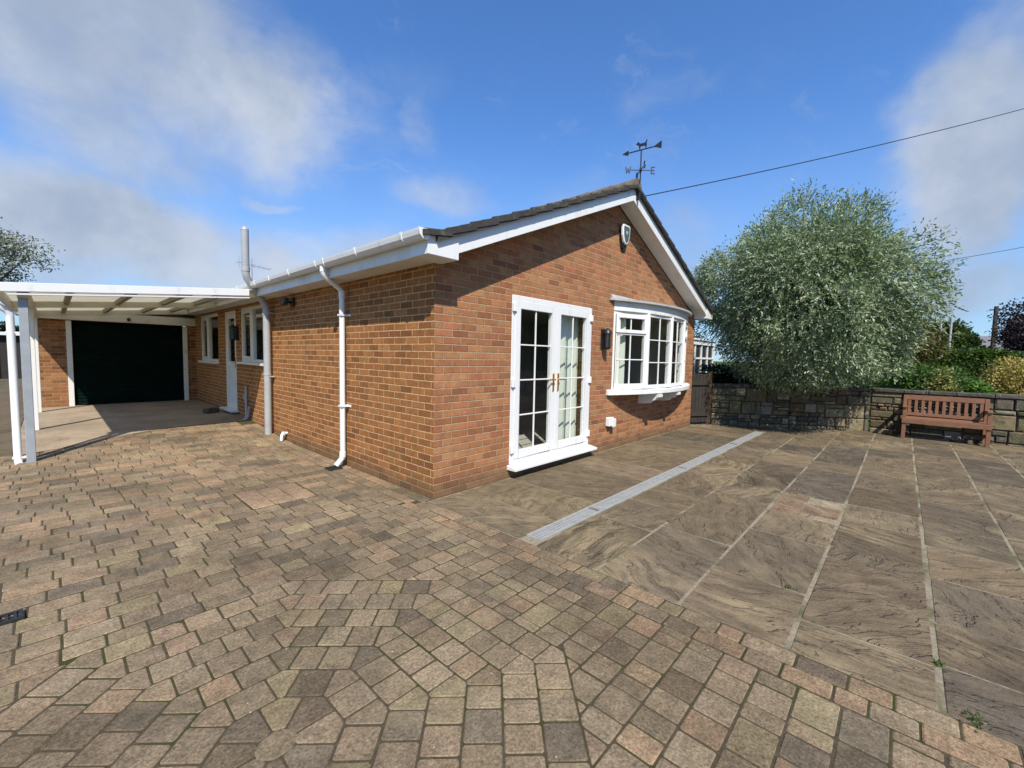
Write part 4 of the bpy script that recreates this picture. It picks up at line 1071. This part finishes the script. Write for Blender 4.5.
lump = .09*np.sin(3.1*ex_+1.3*ez_)+.08*np.sin(4.3*ez_-2.0*ex_+1)+rng.normal(0, .07, len(q_))
keep = ((ex_/np.where(ex_ > 0, 1.86, 2.08))**2+(np.where(ez_ > 0, ez_/2.35, ez_/2.15))**2+(ey_/3.1)**2 < 1.0+lump) & (P_[:, 2] > .78+.25*np.maximum(0, -ex_-1.0)+rng.normal(0, .06, len(q_)))
P_, D_, C_ = P_[keep], D_[keep], C_[keep]
leaves('crown', P_, D_, .078, .025, C_, 'silver_leaf', pear, rng)
limb_mesh(TB, [tuple(b[0]) for b in blobs[3:50:3]], .15, 4, 1.2).build('trunk', 'bark', pear)

# ------------------------------------------------------------------ stone wall, gate, bench
sw = thing('stone_wall', 'low rubble stone wall with dark coping stones behind the wooden bench', 'wall', (9.3, -3, 0))
path = [Vector(p) for p in ((7.62, -.25), (8.5, -1.62), (9.36, -2.95), (9.38, -9.5))]
TH, HT = .34, .87
mb = MB(); core = MB(); cop = MB()
for i in range(len(path)-1):
    a, b = path[i], path[i+1]; d = b-a; L = d.length; d = d/L; n_ = Vector((-d.y, d.x))       # n_ away from the patio
    if n_.x < 0: n_ = -n_
    P = lambda s, t, z: (a.x+d.x*s+n_.x*t, a.y+d.y*s+n_.y*t, z)
    core.hexa([P(0, .03, -.1), P(L, .03, -.1), P(L, TH, -.1), P(0, TH, -.1), P(0, .03, HT), P(L, .03, HT), P(L, TH, HT), P(0, TH, HT)] if True else [])
    bands = (-.02, .27, .56, HT)
    for bi in range(3):
     panel = 0.0
     while panel < L-.02:
      pe = min(panel+R.uniform(.25, .75), L)
      if L-pe < .2: pe = L
      z = bands[bi]; HB = bands[bi+1]
      while z < HB-.02:
        h = min(R.choice((.06, .09, .12, .145, .2, .29)), HB-z)
        if HB-z-h < .05: h = HB-z
        s = panel
        while s < pe-.001:
            l = R.uniform(.1, .22) if h < .09 else R.uniform(.16, .5)
            e = s+l
            if pe-e < .09: e = pe
            r = R.random()
            c_ = jit((.17, .14, .083), .22) if r < .45 else jit((.105, .093, .066), .2) if r < .75 else jit((.25, .215, .155), .15) if r < .88 else jit((.13, .085, .05), .2)
            o = R.uniform(-.012, .03); g = R.uniform(.004, .009)
            ins = R.uniform(.012, .025); jj = lambda: R.uniform(-.012, .012)
            f0 = [P(s+g, 0.04, z+g), P(e-g, 0.04, z+g), P(e-g, 0.04, z+h-g), P(s+g, .04, z+h-g)]
            f1 = [P(s+g+.004, -o+.012, z+g+.004), P(e-g-.004, -o+.012, z+g+.004), P(e-g-.004, -o+.012, z+h-g-.004), P(s+g+.004, -o+.012, z+h-g-.004)]
            f2 = [P(s+g+ins+abs(jj()), -o, z+g+ins), P(e-g-ins-abs(jj()), -o+jj()*.6, z+g+ins+abs(jj())*.6), P(e-g-ins, -o+jj()*.6, z+h-g-ins-abs(jj())*.6), P(s+g+ins, -o, z+h-g-ins)]
            base = len(mb.v); mb.v.extend(f0+f1+f2)
            for k in range(2):
                for q in range(4):
                    w = (q+1) % 4; mb.f.append((base+4*k+q, base+4*k+w, base+4*k+4+w, base+4*k+4+q)); mb.c.append(c_); mb.uv.append(None); mb.m.append(0); mb.sm.append(False)
            mb.f.append((base+8, base+9, base+10, base+11)); mb.c.append(c_); mb.uv.append(None); mb.m.append(0); mb.sm.append(False)
            s = e
        z += h
      panel = pe
    s = 0
    while s < L:
        l = R.uniform(.35, .7); e = min(s+l, L)
        t0 = -.04+R.uniform(-.01, .01); zt = HT+.065+R.uniform(-.01, .012)
        cop.hexa([P(s+.004, t0, HT+.002), P(e-.004, t0, HT+.002), P(e-.004, TH+.04, HT+.002), P(s+.004, TH+.04, HT+.002), P(s+.004, t0, zt), P(e-.004, t0, zt+.006), P(e-.004, TH+.04, zt), P(s+.004, TH+.04, zt)], 0, jit((.075, .07, .058), .25))
        s += l
mb.build('facing_stones', 'stone', sw); core.build('wall_core', 'wall_core', sw); cop.build('coping', 'stone', sw, .01)

gt = thing('timber_gate', 'dark timber boarded gate between the house corner and stone wall', 'gate', (7.3, -.1, 0))
ga, gb = Vector((7.06, .12, 0)), Vector((7.6, -.2, 0)); gd = (gb-ga); GL = gd.length; gd.normalize()
mb = MB(); k = 0; s = .05
while s < GL-.06:
    p = ga+gd*s; q = ga+gd*(s+.088); mb.bar(p.lerp(q, .5)+Vector((0, 0, .06)), p.lerp(q, .5)+Vector((0, 0, 1.15+.01*(k % 2))), .088, .02, tuple(gd.cross(Vector((0, 0, 1))))); s += .095; k += 1
mb.build('boards', 'dark_wood', gt)
mb = MB(); off = Vector((gd.y, -gd.x, 0))*.03
for z in (.25, .95): mb = MB(); mb.bar(ga+gd*.04+off+Vector((0, 0, z)), gb-gd*.04+off+Vector((0, 0, z)), .03, .09); mb.build('rail', 'dark_wood', gt)
mb = MB(); mb.bar(ga+Vector((0, 0, 0)), ga+Vector((0, 0, 1.2)), .07, .07, (1, 0, 0)); mb.build('gate_post', 'brown_wood', gt); mb = MB(); mb.bar(gb, gb+Vector((0, 0, 1.2)), .07, .07, (1, 0, 0)); mb.build('gate_post', 'brown_wood', gt)

# bench
BX, BYc = 8.86, -4.06; bl = 1.2
be = thing('garden_bench', 'red-brown slatted wooden garden bench against the stone wall', 'bench', (BX+.2, BYc, 0))
ya, yb = BYc-bl/2, BYc+bl/2
mb = MB()
for i in range(4): x = BX+.005+.105*i; mb.box(x, x+.085, ya-.02, yb+.02, .39, .415)
mb.box(BX-.02, BX+.005, ya, yb, .31, .4); mb.build('seat', 'bench_wood', be, .004)
for y in (ya+.005, yb-.065):
    mb = MB(); mb.box(BX, BX+.06, y, y+.06, 0, .62); mb.build('leg', 'bench_wood', be, .005)
    mb = MB(); mb.hexa([(BX+.4, y, 0), (BX+.46, y, 0), (BX+.46, y+.06, 0), (BX+.4, y+.06, 0), (BX+.46, y, .84), (BX+.515, y, .84), (BX+.515, y+.06, .84), (BX+.46, y+.06, .84)]); mb.build('leg', 'bench_wood', be, .005)
    mb = MB(); mb.hexa([(BX-.03, y-.005, .615), (BX+.45, y-.005, .6), (BX+.45, y+.065, .6), (BX-.03, y+.065, .615), (BX-.03, y-.005, .65), (BX+.45, y-.005, .632), (BX+.45, y+.065, .632), (BX-.03, y+.065, .65)]); mb.build('armrest', 'bench_wood', be, .005)
    mb = MB(); mb.box(BX+.06, BX+.4, y+.012, y+.048, .13, .19); mb.box(BX+.06, BX+.41, y+.012, y+.048, .33, .385); mb.build('side_rail', 'bench_wood', be, .003)
mb = MB(); xa = lambda z: BX+.4+.06*z/.84
def rail(z0, z1, t=.035): mb.hexa([(xa(z0)+.008, ya+.06, z0), (xa(z0)+.008+t, ya+.06, z0), (xa(z0)+.008+t, yb-.06, z0), (xa(z0)+.008, yb-.06, z0), (xa(z1)+.008, ya+.06, z1), (xa(z1)+.008+t, ya+.06, z1), (xa(z1)+.008+t, yb-.06, z1), (xa(z1)+.008, yb-.06, z1)])
rail(.75, .845); rail(.43, .49)
n = 11
for i in range(n):
    y = ya+.1+(bl-.2)*i/(n-1); z0, z1 = .49, .75
    mb.hexa([(xa(z0)+.014, y-.024, z0), (xa(z0)+.034, y-.024, z0), (xa(z0)+.034, y+.024, z0), (xa(z0)+.014, y+.024, z0), (xa(z1)+.014, y-.024, z1), (xa(z1)+.034, y-.024, z1), (xa(z1)+.034, y+.024, z1), (xa(z1)+.014, y+.024, z1)])
mb.build('backrest', 'bench_wood', be, .003)

# ------------------------------------------------------------------ garden and distance
GRN = [(.06, .11, .025), (.08, .15, .032), (.045, .085, .018), (.11, .19, .045)]
YEL = [(.34, .26, .06), (.42, .33, .09), (.22, .2, .045), (.48, .37, .12)]
bush('laurel_bush', 'dark green bush behind the wall between silver tree and golden shrub', 'bush', (14.6, -4.0, -.1), (1.35, 1.15, .85), 24, 9000, .11, .055, GRN, 31, trunk_h=.05)
bush('variegated_shrub', 'small yellow-green variegated shrub showing over the wall above the bench', 'bush', (13.1, -4.24, -.1), (.45, .45, .68), 12, 2600, .085, .05, [(.2, .2, .05), (.26, .25, .08), (.09, .13, .03)], 32, trunk_h=.2)
bush('lime_shrub', 'bright lime green shrub over the wall left of the golden bush', 'bush', (13.9, -4.85, -.1), (.5, .4, .6), 12, 2600, .08, .04, [(.09, .19, .025), (.12, .23, .035), (.06, .13, .02)], 33, trunk_h=.1)
bush('golden_conifer', 'rounded golden yellow bush beyond the wall at the right edge', 'bush', (15.9, -5.9, -.1), (.95, .9, .98), 30, 14000, .08, .03, YEL, 34, trunk_h=.0, shell=.3)
bush('bronze_tree', 'bronze and yellow-green leafy tree at the right edge of the silver tree', 'tree', (15.6, -3.35, -.1), (1.2, 1.0, 1.35), 22, 6500, .11, .06, [(.12, .1, .025), (.08, .1, .02), (.16, .12, .035), (.05, .075, .02)], 35, trunk_h=.9)
bush('broadleaf_tree', 'dark green tree in the gap left of the house behind the gate', 'tree', (13.6, 3.4, -.1), (2.2, 2.0, 1.6), 26, 10000, .12, .06, [(.03, .055, .014), (.045, .075, .02), (.02, .04, .01)], 36, mat='dark_leaf', trunk_h=.05)
# clipped hedge across the field of view, and a darker one to the left behind the garage
def hedge(name, label, a, b, thick, h, n, seed, pal, ll=.12):
    rng = np.random.default_rng(seed); a, b = np.array(a, float), np.array(b, float); d = b-a; L = np.linalg.norm(d); d /= L; nn_ = np.array((-d[1], d[0], 0))
    t = thing(name, label, 'hedge', tuple((a+b)/2)); s = rng.random(n)*L; w = rng.uniform(-1, 1, n); z = rng.random(n)
    face = rng.random(n); w = np.where(face < .55, np.sign(w)*(1-.15*rng.random(n)), w); z = np.where(face >= .55, 1-.12*rng.random(n), z)
    bumpy = .07*np.sin(s*1.9)+.05*np.sin(s*4.3+1)
    pos = a+d*s[:, None]+nn_*(w*thick/2)[:, None]; pos[:, 2] = a[2]+z*(h+bumpy)
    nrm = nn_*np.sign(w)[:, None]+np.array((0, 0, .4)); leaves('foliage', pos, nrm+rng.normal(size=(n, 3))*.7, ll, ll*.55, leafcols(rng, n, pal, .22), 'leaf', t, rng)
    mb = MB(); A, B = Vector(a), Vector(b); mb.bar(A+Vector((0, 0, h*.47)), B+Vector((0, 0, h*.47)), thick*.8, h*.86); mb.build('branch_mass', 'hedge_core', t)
hedge('clipped_hedge', 'long clipped green hedge across the garden below the distant trees', (24, -2.0, -.1), (29, -12.5, -.1), 1.4, 2.2, 26000, 41, [(.08, .13, .03), (.1, .16, .04), (.06, .1, .022)], .16)
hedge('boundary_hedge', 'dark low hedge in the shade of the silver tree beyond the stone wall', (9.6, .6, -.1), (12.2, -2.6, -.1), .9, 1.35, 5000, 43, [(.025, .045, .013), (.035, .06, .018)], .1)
hedge('tall_hedge', 'tall dark evergreen hedge beyond the right of the view, mirrored in the door glass', (14, -9.5, -.1), (4, -17, -.1), 2.0, 5.2, 9000, 44, [(.03, .055, .015), (.045, .075, .02), (.022, .04, .012)], .3)
hedge('garden_hedge', 'dark hedge seen past the carport downpipe at the left edge', (-9, 30, 0), (2, 32, 0), 1.5, 2.6, 7000, 42, [(.02, .04, .012), (.03, .05, .016)], .2)
FAR = [(.03, .06, .016), (.045, .08, .02), (.06, .1, .028)]
bush('oak_tree', 'distant dark green round-crowned tree behind two thin poles', 'tree', (54.2, -5.8, -.1), (2.7, 2.5, 2.4), 26, 9000, .34, .24, FAR, 51, trunk_h=1.4, tr=.2)
bush('willow_tree', 'distant paler green spreading tree right of the dark tree', 'tree', (49.4, -6.7, -.1), (2.6, 2.2, 1.75), 22, 7000, .3, .2, [(.07, .11, .025), (.09, .13, .035), (.06, .09, .02)], 52, trunk_h=1.0, tr=.18)
bush('copper_beech', 'dark purple copper beech at the far right of the view', 'tree', (46, -11.3, -.1), (3.7, 3.4, 3.1), 38, 30000, .19, .13, [(.03, .015, .02), (.044, .021, .026), (.02, .011, .014)], 53, mat='dark_leaf', trunk_h=.9, tr=.25)
bush('hawthorn_tree', 'thin pale blossoming tree above the carport roof at the left edge', 'tree', (-5.1, 30.5, 0), (3.1, 2.6, 2.8), 66, 13000, .13, .075, [(.13, .15, .08), (.09, .11, .055), (.42, .42, .38), (.2, .22, .13)], 54, trunk_h=3.5, tr=.16, shell=.8, blobr=(.16, .3))
for i, (x, y, hgt, r_, lab) in enumerate(((47.5, -6.1, 5.3, .09, 'pale thin pole in front of the dark distant tree'), (52, -5.7, 6.0, .09, 'greyer thin pole at the left edge of the dark distant tree'), (64.5, -10.2, 7.7, .22, 'stout dark pole rising above the copper beech'))):
    t = thing('utility_pole', lab, 'pole', (x, y, 0)); mb = MB(); mb.tube([(x, y, -.2), (x, y, hgt)], [r_, r_*.8], 8); mb.build('shaft', 'lead' if i < 2 else 'bark', t)
    if i == 2: mb = MB(); mb.bar((x, y-.5, hgt-.35), (x, y+.5, hgt-.35), .12, .12); mb.build('cross_arm', 'bark', t)
fh = thing('far_house', 'grey-roofed house far away between the pale tree and copper beech', 'house', (85, -11.7, 0))
MAT['slate'] = plain('grey_slate', (.17, .16, .165), .8, 0, .2, 2); MAT['render'] = plain('pale_render', (.4, .37, .33), .9, 0, .1, 1)
mb = MB(); mb.box(84, 91, -15, -10.4, -.1, 3.4); mb.build('wall', 'render', fh)
mb = MB(); mb.poly([(83.6, -15.3, 3.4), (83.6, -10.1, 3.4), (87.5, -10.6, 5.7), (87.5, -15, 5.7)][::-1]); mb.poly([(91.4, -15.3, 3.4), (91.4, -10.1, 3.4), (87.5, -10.6, 5.7), (87.5, -15, 5.7)]); mb.poly([(83.6, -10.1, 3.4), (91.4, -10.1, 3.4), (87.5, -10.6, 5.7)]); mb.build('roof', 'slate', fh)
mb = MB(); mb.box(83.95, 83.99, -11.8, -11, 1.6, 2.8); mb.build('window', 'dark_plastic', fh)
# white neighbour's conservatory glimpsed left of the silver tree
nc = thing('conservatory', "white-framed conservatory glimpsed between the bungalow's corner and silver tree", 'conservatory', (13, 2.6, 0))
ox, oy = 12.2, 1.7
mb = MB()
for k in range(5): mb.box(ox-.9+.6*k-.035, ox-.9+.6*k+.035, oy-.035, oy+.035, .0, 2.1)
mb.box(ox-1, ox+1.6, oy-.06, oy+.06, 1.98, 2.13); mb.box(ox-1, ox+1.6, oy-.04, oy+.04, 1.5, 1.56); mb.box(ox-1, ox+1.6, oy-.04, oy+.04, .8, .88); mb.build('white_frame', 'white', nc)
mb = MB(); mb.poly([(ox-.95, oy, .88), (ox+1.55, oy, .88), (ox+1.55, oy, 2), (ox-.95, oy, 2)]); mb.build('glass_pane', 'smoked', nc)
mb = MB(); mb.box(ox-.98, ox+1.58, oy-.03, oy+.03, -.1, .8); mb.build('dwarf_wall', 'brick_garage', nc)
mb = MB(); mb.hexa([(ox-1.05, oy-.1, 2.13), (ox+1.65, oy-.1, 2.13), (ox+1.65, oy+2.2, 2.5), (ox-1.05, oy+2.2, 2.5), (ox-1.05, oy-.1, 2.17), (ox+1.65, oy-.1, 2.17), (ox+1.65, oy+2.2, 2.54), (ox-1.05, oy+2.2, 2.54)]); mb.build('roof', 'white_old', nc)
# dark shed with white edge at far left
sh = thing('garden_shed', 'dark shed with white roof edge seen beside the carport downpipe at left', 'shed', (-4.6, 24, 0))
mb = MB(); mb.box(-7, -3.35, 23, 26, -.05, 1.95); mb.build('wall', 'dark_wood', sh)
mb = MB(); mb.box(-7.1, -3.25, 22.85, 26.1, 1.952, 2.0); mb.build('roof', 'tile', sh)
mb = MB(); mb.box(-7.1, -3.25, 22.8, 22.849, 1.9, 2.03); mb.build('fascia', 'white', sh)
mb = MB(); mb.box(-4.9, -4.0, 22.96, 22.998, .05, 1.8); mb.build('door', 'brown_wood', sh)
# parked car roof glimpsed over the hedge
# overhead cables
def cable(name, label, a, b, sag, r):
    a, b = Vector(a), Vector(b); mb = MB()
    mb.tube([a.lerp(b, t/24)-Vector((0, 0, sag*4*(t/24)*(1-t/24))) for t in range(25)], r, 6); tag(mb.build(name, 'black'), label, 'cable')
def ray(u, v, D): return CAM+fw*D+rt*((u-512)/FPX*D)-up*((v-384)/FPX*D)
pa = ray(645, 196, 7.9); pb = ray(1180, 63, 12.5)
cable('overhead_cable', 'thin black overhead cable running right from the gable roof', pa, pb, .18, .009)
cable('overhead_cable', 'fainter lower cable in the sky right of the silver tree', ray(930, 263, 21), ray(1150, 219, 23), .15, .012)

# weeds in the joints
def weed(x, y, n, s, lab, seed, z=0.0):
    rng = np.random.default_rng(seed); pos = np.stack([x+rng.normal(0, s, n), y+rng.normal(0, s*.7, n), np.full(n, z)], 1)
    d = np.stack([rng.normal(0, .7, n), rng.normal(0, .7, n), rng.uniform(.1, .5, n)], 1)
    o = leaves('weed', pos, d, .02, .008, leafcols(rng, n, [(.07, .12, .025), (.12, .14, .04), (.09, .1, .03)], .2), 'leaf', None, rng); tag(o, lab, 'weed', 'weeds in the paving joints')
weed(.33, -3.63, 60, .018, 'small weed tuft where two slab joints cross at right', 1, .0)
weed(-.03, -3.72, 70, .03, 'green weed tuft between the edging blocks and a slab', 2, .0)
weed(.62, -2.96, 25, .012, 'tiny yellowish weed sprouting in the middle of a slab', 3, .004)
weed(1.18, -1.94, 25, .015, 'little weed in the pale joint beside the drain channel', 4, .0)

# ------------------------------------------------------------------ light and sky
SD_ = Vector((.8, 1.0, -1.45)).normalized(); el = math.asin(-SD_.z); rot = math.atan2(-SD_.x, -SD_.y)
sun = bpy.data.lights.new('sun', 'SUN'); sun.energy = 5.0; sun.angle = rad(.53); sun.color = (1, .935, .83)
so = bpy.data.objects.new('sun', sun); COL.objects.link(so); so.rotation_euler = SD_.to_track_quat('-Z', 'Y').to_euler(); so.location = (-20, -25, 40)
w = bpy.data.worlds.new('World'); scene.world = w; w.use_nodes = True; nt = w.node_tree
bg = nt.nodes['Background']; bg.inputs['Strength'].default_value = .088
sky = nd(nt, 'ShaderNodeTexSky', {'sky_type': 'NISHITA', 'sun_disc': False, 'sun_elevation': el, 'sun_rotation': rot, 'altitude': 50, 'air_density': 1.0, 'dust_density': .15, 'ozone_density': 2.2})
SKYTINT = (.86, 1.32, 1.85)
skyc = mixc(nt, 1.0, sky, SKYTINT, 'MULTIPLY')
tc = nd(nt, 'ShaderNodeTexCoord', out=0)
dvec = vmt(nt, 'NORMALIZE', tc)
wn = noise(nt, dvec, 2.6, 5, .58, 0, 1); dw = vmt(nt, 'ADD', dvec, vmt(nt, 'MULTIPLY', vmt(nt, 'SUBTRACT', wn, (.5, .5, .5)), (.34, .34, .2)))
fb = noise(nt, vmt(nt, 'MULTIPLY', dvec, (1, 1, 2.0)), 3.2, 7, .6, .4)
acc = None
def blob(u, v, ru, rv, dens):
    global acc
    c = sky_dir(u, v); ax = (sky_dir(u+ru, v)-c); ay = (sky_dir(u, v+rv)-c)
    a1 = ax-c*ax.dot(c); b1 = ay-c*ay.dot(c)
    x = mth(nt, 'DIVIDE', vmt(nt, 'DOT_PRODUCT', dw, tuple(a1.normalized())), a1.length)
    y = mth(nt, 'DIVIDE', vmt(nt, 'DOT_PRODUCT', dw, tuple(b1.normalized())), b1.length)
    off = (c.dot(a1.normalized()), c.dot(b1.normalized()))
    r = mth(nt, 'SQRT', mth(nt, 'ADD', mth(nt, 'POWER', mth(nt, 'ABSOLUTE', x), 2), mth(nt, 'POWER', mth(nt, 'ABSOLUTE', y), 2)))
    front = mth(nt, 'GREATER_THAN', vmt(nt, 'DOT_PRODUCT', dvec, tuple(c)), .1)
    m = mth(nt, 'MULTIPLY', smooth(nt, r, 1.35, .35, 0, dens), front)
    acc = m if acc is None else mth(nt, 'MAXIMUM', acc, m)
for b_ in ((150, 40, 185, 115, .95), (30, 20, 150, 150, .8), (60, 215, 190, 62, .95), (110, 240, 260, 60, .75), (190, 250, 210, 50, .78), (300, 262, 150, 40, .62), (640, 245, 110, 40, .3), (990, 165, 120, 120, .95), (445, 188, 60, 26, .42), (960, 285, 120, 34, .62), (700, 262, 70, 40, .38), (410, 110, 20, 30, .28), (570, 200, 70, 40, .3), (285, 200, 40, 8, .5), (670, 95, 60, 26, .22), (500, 50, 40, 40, .15)): blob(*b_)
mod = smooth(nt, fb, .28, .62, .68, 1.15)
fb2 = noise(nt, vmt(nt, 'MULTIPLY', dw, (1, 1, 1.6)), 6.5, 8, .62, .3)
mask = smooth(nt, mth(nt, 'ADD', mth(nt, 'MULTIPLY', acc, 1.15), mth(nt, 'ADD', mth(nt, 'MULTIPLY', mth(nt, 'SUBTRACT', fb, .5), 1.1), mth(nt, 'MULTIPLY', mth(nt, 'SUBTRACT', fb2, .5), .6))), .02, 1.12, 0, .95)
wsp = noise(nt, vmt(nt, 'MULTIPLY', dw, (1.0, 2.2, 3.0)), 3.0, 9, .68, .6)
mask = mth(nt, 'MAXIMUM', mask, smooth(nt, wsp, .53, .8, 0, .42))
# scattered cloud over the rest of the sky and a pale band low down
elev = nd(nt, 'ShaderNodeSeparateXYZ', None, [dvec], 2)
shade = smooth(nt, noise(nt, vmt(nt, 'ADD', dvec, (3, 1, 7)), 3.0, 6, .6), .36, .68)
CLD, CLB = (3.3, 4.0, 5.2), (5.4, 5.95, 6.9)
cl = mixc(nt, shade, CLD, CLB)
low = smooth(nt, elev, .48, .02, 0, .62)
c1 = mixc(nt, low, skyc, (3.2, 4.4, 6.0))
nt.links.new(mixc(nt, mask, c1, cl), bg.inputs[0])

vs = scene.view_settings; scene.display_settings.display_device = 'sRGB'; vs.view_transform = 'Standard'; vs.look = 'None'; vs.exposure = 0.38; vs.gamma = 1.0; vs.use_curve_mapping = False
scene.render.engine = 'CYCLES'; cy = scene.cycles; cy.use_denoising = True; cy.denoising_prefilter = 'NONE'; cy.max_bounces = 8; cy.diffuse_bounces = 4; cy.glossy_bounces = 4; cy.transmission_bounces = 6; cy.transparent_max_bounces = 12
cy.sample_clamp_indirect = 8.0
